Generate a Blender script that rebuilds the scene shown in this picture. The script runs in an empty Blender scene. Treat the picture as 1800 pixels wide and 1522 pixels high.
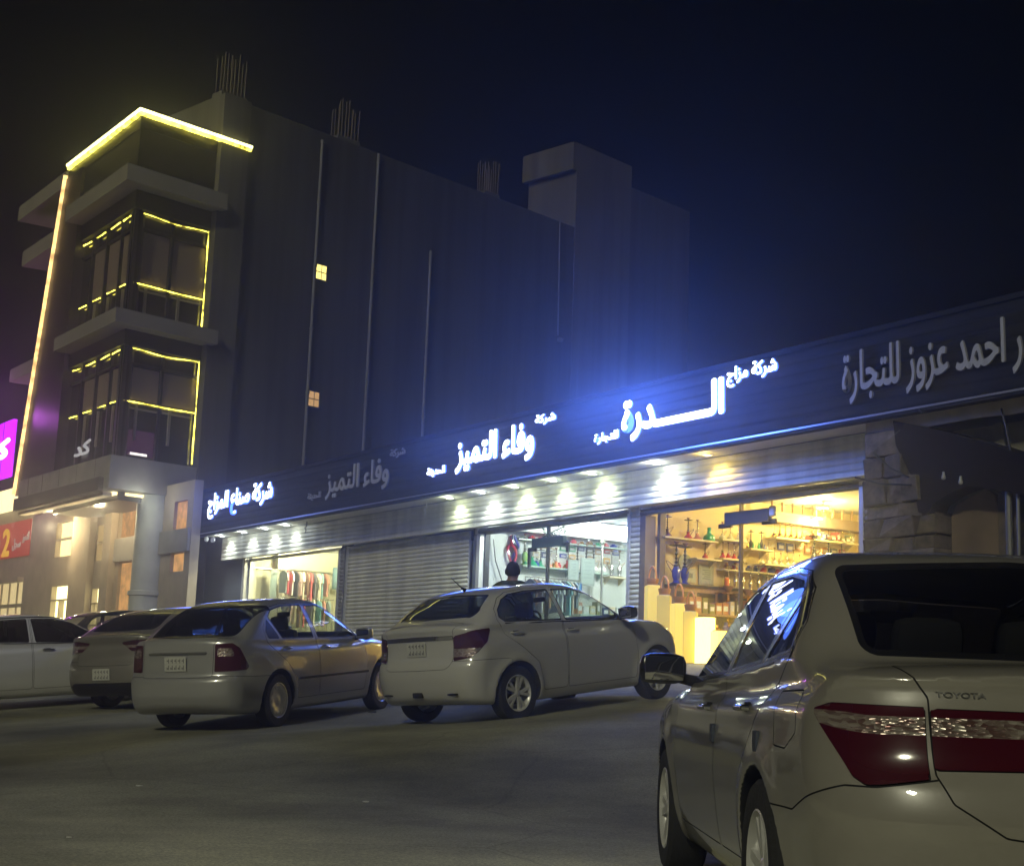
import bpy, bmesh, math, random
import numpy as np
from mathutils import Matrix, Vector
random.seed(4); rng = np.random.default_rng(4)
SC = bpy.context.scene

# ------------------------------------------------------------------ camera: low, from inside a parked car's height, tilted up at the shops
cam = bpy.data.cameras.new('camera'); CAM = bpy.data.objects.new('camera', cam); SC.collection.objects.link(CAM); SC.camera = CAM
cam.sensor_width = 36; cam.lens = 52; cam.clip_start = .05; cam.clip_end = 900
CAM.matrix_world = Matrix(((0.99935263, -0.00607872, -0.03545944*0, 0), (0, 0, 0, 0), (0, 0, 0, 0), (0, 0, 0, 1)))
_r = Vector((0.99935263, -0.00607872, 0.03545944)); _u = Vector((-0.03597669, -0.16885332, 0.98498438)); _f = Vector((0., 0.98562245, 0.16896271))
CAM.matrix_world = Matrix(((_r[0], _u[0], -_f[0], 0.), (_r[1], _u[1], -_f[1], 0.), (_r[2], _u[2], -_f[2], -.5736), (0, 0, 0, 1)))

# ------------------------------------------------------------------ night sky and the faint street light
W = bpy.data.worlds.new('World'); SC.world = W; W.use_nodes = True
nt = W.node_tree; bg = nt.nodes['Background']
sky = nt.nodes.new('ShaderNodeTexSky'); sky.sky_type = 'NISHITA'; sky.sun_disc = False
sky.sun_elevation = math.radians(3); sky.sun_rotation = math.radians(205); sky.altitude = 0; sky.air_density = 1.2; sky.dust_density = .6; sky.ozone_density = 6
nt.links.new(sky.outputs[0], bg.inputs['Color']); bg.inputs['Strength'].default_value = .0012
sun = bpy.data.lights.new('street_light_sun', 'SUN'); sun.energy = 1.0; sun.angle = math.radians(5); sun.color = (1., .97, .68)
so = bpy.data.objects.new('street_light_sun', sun); SC.collection.objects.link(so)
so.rotation_euler = (Vector((.30, .70, -.46))).to_track_quat('-Z', 'Y').to_euler()
SC.view_settings.view_transform = 'Standard'; SC.view_settings.look = 'None'; SC.view_settings.exposure = 0; SC.view_settings.gamma = 1
SC.cycles.max_bounces = 8; SC.cycles.transparent_max_bounces = 16; SC.cycles.sample_clamp_indirect = 4
SC.cycles.caustics_reflective = False; SC.cycles.caustics_refractive = False
# ------------------------------------------------------------------ helpers
def V3(*a): return np.array(a, float)

def new_mat(name, col, rough=.6, metal=0., coat=0., spec=.5, emit=None, es=0., bump=0., bscale=30., vary=0., vscale=4., trans=0., streak=0.):
    m = bpy.data.materials.new(name); m.use_nodes = True
    nt = m.node_tree; b = nt.nodes['Principled BSDF']
    b.inputs['Base Color'].default_value = (*col, 1)
    b.inputs['Roughness'].default_value = rough
    b.inputs['Metallic'].default_value = metal
    b.inputs['Specular IOR Level'].default_value = spec
    if coat:
        b.inputs['Coat Weight'].default_value = coat; b.inputs['Coat Roughness'].default_value = .04
    if trans: b.inputs['Transmission Weight'].default_value = trans
    if emit:
        b.inputs['Emission Color'].default_value = (*emit, 1); b.inputs['Emission Strength'].default_value = es
    if vary or bump:
        tc = nt.nodes.new('ShaderNodeTexCoord')
    if vary:
        n = nt.nodes.new('ShaderNodeTexNoise'); n.inputs['Scale'].default_value = vscale; n.inputs['Detail'].default_value = 6
        nt.links.new(tc.outputs['Object'], n.inputs['Vector'])
        r = nt.nodes.new('ShaderNodeValToRGB')
        r.color_ramp.elements[0].position = .3; r.color_ramp.elements[1].position = .72
        r.color_ramp.elements[0].color = (*[c*(1-vary) for c in col], 1)
        r.color_ramp.elements[1].color = (*[min(1, c*(1+vary)) for c in col], 1)
        nt.links.new(n.outputs['Fac'], r.inputs['Fac']); nt.links.new(r.outputs['Color'], b.inputs['Base Color'])
        if streak:      # rain marks running down the wall
            mp = nt.nodes.new('ShaderNodeMapping'); mp.inputs['Scale'].default_value = (1.3, 1.3, .07); nt.links.new(tc.outputs['Object'], mp.inputs['Vector'])
            ns = nt.nodes.new('ShaderNodeTexNoise'); ns.inputs['Scale'].default_value = 1.6; ns.inputs['Detail'].default_value = 7; nt.links.new(mp.outputs[0], ns.inputs['Vector'])
            rs_ = nt.nodes.new('ShaderNodeValToRGB'); e = rs_.color_ramp.elements; e[0].position = .36; e[0].color = (1-streak,)*3+(1,); e[1].position = .6; e[1].color = (1.08, 1.08, 1.08, 1)
            mx = nt.nodes.new('ShaderNodeMix'); mx.data_type = 'RGBA'; mx.blend_type = 'MULTIPLY'; mx.inputs[0].default_value = 1
            nt.links.new(ns.outputs['Fac'], rs_.inputs['Fac']); nt.links.new(r.outputs['Color'], mx.inputs[6]); nt.links.new(rs_.outputs['Color'], mx.inputs[7]); nt.links.new(mx.outputs[2], b.inputs['Base Color'])
    if bump:
        n2 = nt.nodes.new('ShaderNodeTexNoise'); n2.inputs['Scale'].default_value = bscale; n2.inputs['Detail'].default_value = 5
        nt.links.new(tc.outputs['Object'], n2.inputs['Vector'])
        bp = nt.nodes.new('ShaderNodeBump'); bp.inputs['Strength'].default_value = bump; bp.inputs['Distance'].default_value = .02
        nt.links.new(n2.outputs['Fac'], bp.inputs['Height']); nt.links.new(bp.outputs['Normal'], b.inputs['Normal'])
    return m

def emit_mat(name, col, strength, uneven=0.):
    m = bpy.data.materials.new(name); m.use_nodes = True
    nt = m.node_tree; nt.nodes.remove(nt.nodes['Principled BSDF'])
    e = nt.nodes.new('ShaderNodeEmission'); e.inputs[0].default_value = (*col, 1); e.inputs[1].default_value = strength
    if uneven:
        tc = nt.nodes.new('ShaderNodeTexCoord'); n = nt.nodes.new('ShaderNodeTexNoise'); n.inputs['Scale'].default_value = 3.2; n.inputs['Detail'].default_value = 4; nt.links.new(tc.outputs['Object'], n.inputs['Vector'])
        mr = nt.nodes.new('ShaderNodeMapRange'); mr.inputs[1].default_value = .33; mr.inputs[2].default_value = .62; mr.inputs[3].default_value = strength*(1-uneven); mr.inputs[4].default_value = strength*(1+uneven)
        nt.links.new(n.outputs['Fac'], mr.inputs[0]); nt.links.new(mr.outputs[0], e.inputs[1])
    nt.links.new(e.outputs[0], nt.nodes['Material Output'].inputs[0])
    return m

def glass_mat(name, tint, refl=.06, rough=.0):
    """thin pane: tinted see-through with a mirror-like coat that grows at grazing angles"""
    m = bpy.data.materials.new(name); m.use_nodes = True
    nt = m.node_tree; nt.nodes.remove(nt.nodes['Principled BSDF'])
    t = nt.nodes.new('ShaderNodeBsdfTransparent'); t.inputs[0].default_value = (*tint, 1)
    g = nt.nodes.new('ShaderNodeBsdfGlossy'); g.inputs['Roughness'].default_value = rough
    lw = nt.nodes.new('ShaderNodeLayerWeight'); lw.inputs[0].default_value = .5
    pw = nt.nodes.new('ShaderNodeMath'); pw.operation = 'POWER'; pw.inputs[1].default_value = 4.5; nt.links.new(lw.outputs['Facing'], pw.inputs[0])
    fr = nt.nodes.new('ShaderNodeMath'); fr.operation = 'MULTIPLY_ADD'; fr.inputs[1].default_value = .9; fr.inputs[2].default_value = refl; nt.links.new(pw.outputs[0], fr.inputs[0])
    mx = nt.nodes.new('ShaderNodeMixShader')
    nt.links.new(fr.outputs[0], mx.inputs[0]); nt.links.new(t.outputs[0], mx.inputs[1]); nt.links.new(g.outputs[0], mx.inputs[2])
    nt.links.new(mx.outputs[0], nt.nodes['Material Output'].inputs[0])
    return m

COL = bpy.context.scene.collection
class MB:
    """collects faces; build() links them as ONE mesh object"""
    def __init__(self): self.v = []; self.f = []; self.m = []; self.cur = 0
    def face(self, pts):
        k = len(self.v); self.v += [tuple(map(float, p)) for p in pts]; self.f.append(tuple(range(k, k+len(pts)))); self.m.append(self.cur)
    def box(self, x0, x1, y0, y1, z0, z1, fr=None):
        P = [(x, y, z) for x in (x0, x1) for y in (y0, y1) for z in (z0, z1)]
        if fr is not None: P = [fr(*p) for p in P]
        k = len(self.v); self.v += [tuple(map(float, p)) for p in P]
        for q in ((0,1,3,2),(4,6,7,5),(0,4,5,1),(2,3,7,6),(0,2,6,4),(1,5,7,3)):
            self.f.append(tuple(k+i for i in q)); self.m.append(self.cur)
    def prism(self, poly, z0, z1, fr):
        """poly in (a,b), extruded over c from z0 to z1, fr(a,b,c)->xyz"""
        n = len(poly); k = len(self.v)
        self.v += [tuple(map(float, fr(a, b, z0))) for a, b in poly] + [tuple(map(float, fr(a, b, z1))) for a, b in poly]
        self.f.append(tuple(range(k, k+n))); self.f.append(tuple(range(k+2*n-1, k+n-1, -1))); self.m += [self.cur]*2
        for i in range(n):
            j = (i+1) % n; self.f.append((k+i, k+j, k+n+j, k+n+i)); self.m.append(self.cur)
    def tube(self, p, q, r, r2=None, n=10, cap=True):
        p = np.array(p, float); q = np.array(q, float); r2 = r if r2 is None else r2
        d = q-p; L = np.linalg.norm(d)
        if L < 1e-9: return
        d /= L; a = np.cross(d, [0, 0, 1.]) if abs(d[2]) < .9 else np.cross(d, [1., 0, 0]); a /= np.linalg.norm(a); b = np.cross(d, a)
        k = len(self.v)
        for i in range(n):
            t = 2*math.pi*i/n; w = a*math.cos(t)+b*math.sin(t)
            self.v.append(tuple(p+w*r)); self.v.append(tuple(q+w*r2))
        for i in range(n):
            j = (i+1) % n; self.f.append((k+2*i, k+2*j, k+2*j+1, k+2*i+1)); self.m.append(self.cur)
        if cap:
            self.f.append(tuple(k+2*i for i in range(n))[::-1]); self.f.append(tuple(k+2*i+1 for i in range(n))); self.m += [self.cur]*2
    def lathe(self, prof, o=(0, 0, 0), n=16, ax='z', cap=True):
        """prof: (r,h) list round an axis through o"""
        k = len(self.v); o = np.array(o, float)
        for r, h in prof:
            for i in range(n):
                t = 2*math.pi*i/n; c, s = r*math.cos(t), r*math.sin(t)
                self.v.append(tuple(o+np.array((c, s, h) if ax == 'z' else (c, h, s)))) 
        for a in range(len(prof)-1):
            for i in range(n):
                j = (i+1) % n; q = (k+a*n+i, k+a*n+j, k+(a+1)*n+j, k+(a+1)*n+i)
                self.f.append(q if ax == 'z' else q[::-1]); self.m.append(self.cur)
        if cap and prof[0][0] > 1e-6: self.f.append(tuple(k+i for i in range(n))[::-1]); self.m.append(self.cur)
        if cap and prof[-1][0] > 1e-6: self.f.append(tuple(k+(len(prof)-1)*n+i for i in range(n))); self.m.append(self.cur)
    def path(self, pts, r, n=8):
        for a, b in zip(pts[:-1], pts[1:]): self.tube(a, b, r, n=n)
    def build(self, name, mats, parent=None, smooth=False, bevel=0.):
        me = bpy.data.meshes.new(name); me.from_pydata(self.v, [], self.f)
        for mm in (mats if isinstance(mats, (list, tuple)) else [mats]): me.materials.append(mm)
        if isinstance(mats, (list, tuple)): me.polygons.foreach_set('material_index', self.m)
        bm = bmesh.new(); bm.from_mesh(me); bmesh.ops.remove_doubles(bm, verts=bm.verts, dist=1e-5)
        bmesh.ops.recalc_face_normals(bm, faces=bm.faces); bm.to_mesh(me); bm.free()
        o = bpy.data.objects.new(name, me); COL.objects.link(o)
        if smooth:
            for p in me.polygons: p.use_smooth = True
            try: me.set_sharp_from_angle(angle=math.radians(38))
            except Exception: pass
        if bevel:
            md = o.modifiers.new('bevel', 'BEVEL'); md.width = bevel; md.segments = 2; md.limit_method = 'ANGLE'
        if parent: o.parent = parent
        return o

def tag(o, label=None, cat=None, group=None, kind=None):
    if label: o['label'] = label
    if cat: o['category'] = cat
    if group: o['group'] = group
    if kind: o['kind'] = kind
    return o
def thing(name, label, cat, loc=(0, 0, 0), rz=0., group=None):
    o = bpy.data.objects.new(name, None); COL.objects.link(o); o.location = loc; o.rotation_euler = (0, 0, rz)
    o.empty_display_size = .2
    return tag(o, label, cat, group)
def copy_tree(o, parent=None):
    c = o.copy(); COL.objects.link(c)
    if parent: c.parent = parent
    for ch in list(o.children): copy_tree(ch, c)
    return c
# ------------------------------------------------------------------ cars: implicit body, meshed, then cut into panels
def pchip(pts, n=3000, smooth=0.):
    pts = sorted(pts); x = np.array([p[0] for p in pts], float); y = np.array([p[1] for p in pts], float)
    h = np.diff(x); d = np.diff(y)/h; m = np.zeros(len(x))
    for i in range(1, len(x)-1):
        if d[i-1]*d[i] > 0:
            w1 = 2*h[i]+h[i-1]; w2 = h[i]+2*h[i-1]; m[i] = (w1+w2)/(w1/d[i-1]+w2/d[i])
    m[0] = d[0]; m[-1] = d[-1]
    X = np.linspace(x[0], x[-1], n); k = np.clip(np.searchsorted(x, X)-1, 0, len(x)-2); t = (X-x[k])/h[k]
    Y = (1+2*t)*(1-t)**2*y[k]+t*(1-t)**2*h[k]*m[k]+t*t*(3-2*t)*y[k+1]+t*t*(t-1)*h[k]*m[k+1]
    if smooth:
        s = smooth/(X[1]-X[0]); r = int(3*s)+1; ker = np.exp(-.5*(np.arange(-r, r+1)/s)**2); ker /= ker.sum()
        Y = np.convolve(np.pad(Y, r, mode='edge'), ker, mode='valid')
    return lambda q: np.interp(q, X, Y)
def smax(a, b, k):
    h = np.maximum(k-np.abs(a-b), 0)/k
    return np.maximum(a, b)+h*h*k*.25
def smin(a, b, k): return -smax(-a, -b, k)
def sstep(a, b, x):
    t = np.clip((x-a)/(b-a), 0, 1); return t*t*(3-2*t)
def sdpoly(u, v, poly, rnd=0.):
    """signed distance to a polygon (negative inside), corners rounded by rnd"""
    P = np.array(poly, float); n = len(P); d = np.full(u.shape, 1e9); s = np.ones(u.shape)
    if rnd:     # shrink the polygon by rnd first
        A = .5*sum(P[i][0]*P[(i+1) % n][1]-P[(i+1) % n][0]*P[i][1] for i in range(n)); sg = 1 if A > 0 else -1
        Q = []
        for i in range(n):
            e1 = P[i]-P[i-1]; e2 = P[(i+1) % n]-P[i]; e1 = e1/np.linalg.norm(e1); e2 = e2/np.linalg.norm(e2)
            n1 = sg*np.array([-e1[1], e1[0]]); n2 = sg*np.array([-e2[1], e2[0]]); b = n1+n2
            Q.append(P[i]+b*rnd/max(.35, 1+n1@n2))
        P = np.array(Q)
    for i in range(n):
        a = P[i]; b = P[(i+1) % n]; e = b-a; wx = u-a[0]; wy = v-a[1]
        t = np.clip((wx*e[0]+wy*e[1])/(e@e), 0, 1); d = np.minimum(d, (wx-e[0]*t)**2+(wy-e[1]*t)**2)
        c1 = v >= a[1]; c2 = v < b[1]; c3 = e[0]*wy > e[1]*wx
        s = np.where((c1 & c2 & c3) | (~c1 & ~c2 & ~c3), -s, s)
    return s*np.sqrt(d)-rnd
def sdline(u, v, pts):
    d = np.full(u.shape, 1e9)
    for a, b in zip(pts[:-1], pts[1:]):
        a = np.array(a, float); e = np.array(b, float)-a; wx = u-a[0]; wy = v-a[1]
        t = np.clip((wx*e[0]+wy*e[1])/(e@e+1e-12), 0, 1); d = np.minimum(d, np.hypot(wx-e[0]*t, wy-e[1]*t))
    return d

def surface_nets(fn, lo, hi, h):
    ax = [np.arange(lo[i], hi[i]+h, h) for i in range(3)]
    X, Y, Z = np.meshgrid(*ax, indexing='ij'); F = fn(X, Y, Z); S = F < 0
    nx, ny, nz = F.shape; cs = [(i, j, k) for i in (0, 1) for j in (0, 1) for k in (0, 1)]
    sl = lambda A, c: A[c[0]:nx-1+c[0], c[1]:ny-1+c[1], c[2]:nz-1+c[2]]
    cnt = sum(sl(S, c).astype(np.int8) for c in cs); act = (cnt > 0) & (cnt < 8)
    ids = np.full(act.shape, -1, int); I = np.argwhere(act); ids[act] = np.arange(len(I))
    acc = np.zeros((len(I), 3)); num = np.zeros(len(I)); fc = {c: sl(F, c)[act] for c in cs}
    for c in cs:
        for a in range(3):
            if c[a] == 0:
                d = list(c); d[a] = 1; d = tuple(d); f0 = fc[c]; f1 = fc[d]; m = (f0 < 0) != (f1 < 0)
                t = np.where(m, f0/(f0-f1+1e-30), 0); p = np.tile(np.array(c, float), (len(I), 1)); p[:, a] = t
                acc += p*m[:, None]; num += m
    Vt = np.array(lo)+(I+acc/num[:, None])*h
    quads = []
    for a in range(3):
        b, c = (a+1) % 3, (a+2) % 3
        s0 = [slice(None)]*3; s1 = [slice(None)]*3; s0[a] = slice(0, -1); s1[a] = slice(1, None)
        A = S[tuple(s0)]; B = S[tuple(s1)]; E = np.argwhere(A != B)
        E = E[(E[:, b] > 0) & (E[:, c] > 0) & (E[:, b] < F.shape[b]-1) & (E[:, c] < F.shape[c]-1)]
        q = []
        for db, dc in ((1, 1), (0, 1), (0, 0), (1, 0)):
            K = E.copy(); K[:, b] -= db; K[:, c] -= dc; q.append(ids[K[:, 0], K[:, 1], K[:, 2]])
        q = np.array(q).T; flip = ~A[E[:, 0], E[:, 1], E[:, 2]]
        q[flip] = q[flip][:, ::-1]; quads.append(q)
    return Vt, np.concatenate(quads)
def grad(fn, V, e=.004):
    g = np.zeros_like(V)
    for a in range(3):
        d = np.zeros(3); d[a] = e; p = V+d; q = V-d
        g[:, a] = (fn(*p.T)-fn(*q.T))/(2*e)
    return g
class TM:
    """triangle mesh with normals that can be split along the zero line of a field"""
    def __init__(self, V, N, T): self.V, self.N, self.T = V, N, T
    def split(self, phi):
        """phi: values per vertex -> (inside phi<0, outside)"""
        V, N, T = self.V, self.N, self.T; phi = np.where(np.abs(phi) < 1e-7, 1e-7, phi); ins = phi < 0; c = ins[T].sum(1)
        tin = [T[c == 3]]; tout = [T[c == 0]]; mix = T[(c == 1) | (c == 2)]
        if len(mix):
            one = ins[mix].sum(1) == 1
            lone = np.where(one[:, None], ins[mix], ~ins[mix]); k = lone.argmax(1); r = np.arange(len(mix))
            a = mix[r, k]; b = mix[r, (k+1) % 3]; d = mix[r, (k+2) % 3]
            ed = np.concatenate([np.stack([a, b], 1), np.stack([a, d], 1)]); es = np.sort(ed, 1)
            u, inv = np.unique(es, axis=0, return_inverse=True); inv = inv.reshape(-1)
            t = (phi[u[:, 0]]/(phi[u[:, 0]]-phi[u[:, 1]]))[:, None]
            nv = V[u[:, 0]]*(1-t)+V[u[:, 1]]*t; nn = N[u[:, 0]]*(1-t)+N[u[:, 1]]*t; nn /= np.linalg.norm(nn, axis=1)[:, None]
            base = len(V); V = np.concatenate([V, nv]); N = np.concatenate([N, nn])
            ab = base+inv[:len(mix)]; ad = base+inv[len(mix):]
            tip = np.stack([a, ab, ad], 1); q1 = np.stack([ab, b, d], 1); q2 = np.stack([ab, d, ad], 1)
            tin += [tip[one], q1[~one], q2[~one]]; tout += [tip[~one], q1[one], q2[one]]
        mk = lambda L: TM(V, N, np.concatenate(L)).compact()
        return mk(tin), mk(tout)
    def compact(self):
        if not len(self.T): return TM(np.zeros((0, 3)), np.zeros((0, 3)), np.zeros((0, 3), int))
        u, inv = np.unique(self.T, return_inverse=True)
        return TM(self.V[u], self.N[u], inv.reshape(-1, 3))
    def xyz(self): return self.V.T
    def obj(self, name, mat, parent, push=0., thick=0.):
        if not len(self.T): return None
        V = self.V+self.N*push; T = self.T; Nn = self.N
        if thick:       # a rim wall along the cut edge
            e = np.concatenate([T[:, [0, 1]], T[:, [1, 2]], T[:, [2, 0]]]); es = np.sort(e, 1)
            u, idx, cn = np.unique(es, axis=0, return_index=True, return_counts=True); be = e[idx[cn == 1]]
            k = len(V); bu, binv = np.unique(be, return_inverse=True); binv = binv.reshape(-1, 2)
            V = np.concatenate([V, V[bu], V[bu]-Nn[bu]*thick]); Nn = np.concatenate([Nn, Nn[bu], Nn[bu]])
            o1 = k+binv; o2 = k+len(bu)+binv
            T = np.concatenate([T, np.stack([o1[:, 1], o1[:, 0], o2[:, 0]], 1), np.stack([o1[:, 1], o2[:, 0], o2[:, 1]], 1)])
        me = bpy.data.meshes.new(name); me.vertices.add(len(V)); me.vertices.foreach_set('co', V.astype(np.float32).ravel())
        me.loops.add(len(T)*3); me.loops.foreach_set('vertex_index', T.astype(np.int32).ravel())
        me.polygons.add(len(T)); me.polygons.foreach_set('loop_start', np.arange(0, len(T)*3, 3, dtype=np.int32))
        me.update(calc_edges=True); me.validate()
        me.polygons.foreach_set('use_smooth', np.ones(len(me.polygons), bool))
        if len(me.vertices) == len(Nn): me.normals_split_custom_set_from_vertices(Nn.astype(np.float32))
        me.materials.append(mat)
        o = bpy.data.objects.new(name, me); COL.objects.link(o); o.parent = parent
        return o

def car_shape(p):
    W = pchip(p['plan'], smooth=.04); S = pchip(p['sect'], smooth=.012); D = pchip(p['deck'], smooth=.025); R = pchip(p['rear'], smooth=.012)
    Fn = pchip(p['front'], smooth=.02); G = pchip(p['roof'], smooth=.05); B = pchip(p['belt'], smooth=.05); ZB = pchip(p['bottom'], smooth=.03)
    wr = p['wheel_r']; ra = p['arch_r']; wb = p['wb']; xm = p.get('mid', wb*.45)
    def fn(x, y, z):
        ay = np.abs(y); w = W(x)
        ra_, rb_ = np.hypot(x, z-wr), np.hypot(x-wb, z-wr)
        fl = p['flare']*(np.exp(-((ra_-ra-.02)/.07)**2)+np.exp(-((rb_-ra-.02)/.07)**2))*(z < 1.2)
        wy = w-S(z)+fl
        ds = ay-wy; t = ay/w
        dt = z-(D(x)-p['crown']*t*t)
        db = ZB(x)-z
        dr = (R(z)+p['rear_bow']*t**2+p.get('rear_corner', .12)*t**6)-x
        df = x-(Fn(z)-p['front_bow']*t**2-.2*t**5)
        f = smax(ds, dt, p['k_sh']); f = smax(f, dr, p['k_rear']); f = smax(f, df, .16); f = smax(f, db, .07)
        zb = B(x); hz = np.maximum(z-zb, 0.)
        wg = w-p['inset']-p['tumble']*hz-p['tcurve']*hz*hz
        u = sstep(xm-.6, xm+.6, x); xe = x-p['bow_r']*y*y*(1-u)+p['bow_f']*y*y*u
        g0 = G(xe); sl = (G(xe+.02)-G(xe-.02))/.04
        dg = (z-g0+p['rcrown']*y*y)/np.sqrt(1+sl*sl)
        g = smax(ay-wg, dg, p['k_roof'])
        g = np.maximum(np.maximum(g, zb-.14-z), np.maximum(dr, df)+.03)
        f = smin(f, g, p.get('k_join', .03))
        inner = (w-.30)-ay
        cyl = np.minimum(np.minimum(ra-ra_, ra-rb_)*-1, 9)     # min distance outside the arch cylinders
        cyl = np.minimum(ra_-ra, rb_-ra)
        f = smax(f, -np.maximum(cyl, inner), .012)
        return f
    return fn

def rbox(m, c, s, r=.04, rot=None, n=3):
    """rounded box into MB m: centre c, size s"""
    sx, sy, sz = [v/2 for v in s]; r = min(r, sx*.95, sy*.95, sz*.95)
    bm = bmesh.new(); bmesh.ops.create_cube(bm, size=2)
    bmesh.ops.subdivide_edges(bm, edges=bm.edges, cuts=n*2, use_grid_fill=True)
    k = len(m.v); ix = {}
    for v in bm.verts:
        q = np.array(v.co); inn = np.array([max(-1, min(1, q[i]*1.0))*(s_-r) for i, s_ in enumerate((sx, sy, sz))])
        d = q*np.array([1, 1, 1.]); mxx = np.abs(q) > .999
        d = np.where(np.abs(q) > .3, q, 0)**3; nn = np.linalg.norm(d); d = d/nn if nn else d
        P = inn+d*r
        if rot is not None: P = rot @ P
        ix[v.index] = len(m.v); m.v.append(tuple(P+np.array(c)))
    for f in bm.faces: m.f.append(tuple(ix[v.index] for v in f.verts)); m.m.append(m.cur)
    bm.free()
def roty(a):
    c, s = math.cos(a), math.sin(a); return np.array([[c, 0, s], [0, 1, 0], [-s, 0, c]])

def make_wheel(root, x, y, z, r, wd, style, M):
    """wheel part (rim mesh) with its tyre as a child; the outer face looks to +y for y>0"""
    s = 1 if y > 0 else -1; rr = r*.66
    m = MB(); o = np.array((x, y, z))
    yo = lambda h: s*h
    m.lathe([(rr*.98, yo(-wd*.5)), (rr*.93, yo(-wd*.35)), (rr*.90, yo(.2*wd)), (rr*.98, yo(.42*wd)), (rr*1.0, yo(.47*wd)), (rr*.97, yo(.48*wd)), (rr*.9, yo(.40*wd)), (rr*.86, yo(.30*wd)), (rr*.84, yo(-.2*wd))], o, 40, 'y', False)
    if style == 'steel_cover' :
        m.lathe([(rr*.92, yo(.36*wd)), (rr*.86, yo(.43*wd)), (rr*.62, yo(.45*wd)), (rr*.5, yo(.38*wd)), (rr*.2, yo(.42*wd)), (0, yo(.45*wd))], o, 40, 'y')
        for i in range(10):
            t = 2*math.pi*i/10; c = np.array((math.cos(t), 0, math.sin(t))); m.tube(o+c*rr*.72+np.array((0, yo(.43*wd), 0)), o+c*rr*.72+np.array((0, yo(.465*wd), 0)), .018, n=8)
    else:
        ns, dbl = style
        m.lathe([(rr*.24, yo(.1*wd)), (rr*.24, yo(.34*wd)), (rr*.17, yo(.40*wd)), (0, yo(.41*wd))], o, 24, 'y')
        for i in range(ns):
            for dd in ((-.16, .16) if dbl else (0,)):
                t = 2*math.pi*i/ns+dd*.55; t2 = 2*math.pi*i/ns+dd*1.25
                a = np.array((math.cos(t), 0, math.sin(t)))*rr*.18; b = np.array((math.cos(t2), 0, math.sin(t2)))*rr*.92
                n_ = np.array((-math.sin(t2), 0, math.cos(t2))); w0, w1 = rr*.075, rr*(.085 if dbl else .13)
                ya, yb = np.array((0, yo(.37*wd), 0)), np.array((0, yo(.42*wd), 0)); dn = np.array((0, yo(-.18*wd), 0))
                P = [a-n_*w0+ya, a+n_*w0+ya, b+n_*w1+yb, b-n_*w1+yb]
                k = len(m.v); m.v += [tuple(o+q) for q in P]+[tuple(o+q+dn) for q in P]
                for q in ((0, 1, 2, 3), (0, 4, 5, 1), (1, 5, 6, 2), (2, 6, 7, 3), (3, 7, 4, 0), (7, 6, 5, 4)): m.f.append(tuple(k+j for j in q)); m.m.append(0)
    m.lathe([(rr*.8, yo(-.1*wd)), (0, yo(-.1*wd))], o, 24, 'y')
    rim = m.build('wheel', M['rim'], root, smooth=True)
    t = MB(); hw = wd*.5
    t.lathe([(rr*.97, -hw*.9), (r*.78, -hw*1.0), (r*.93, -hw*.98), (r*.985, -hw*.82), (r, -hw*.5), (r, hw*.5), (r*.985, hw*.82), (r*.93, hw*.98), (r*.78, hw*1.0), (rr*.97, hw*.9), (rr*.95, hw*.6)], o, 48, 'y', False)
    t.build('tyre', M['tyre'], rim, smooth=True)
    d = MB(); d.lathe([(rr*.62, yo(-.02*wd)), (rr*.62, yo(.04*wd)), (.02, yo(.04*wd))], o, 24, 'y'); d.build('brake_disc', M['dark_metal'], rim, smooth=True)
    return rim

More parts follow.
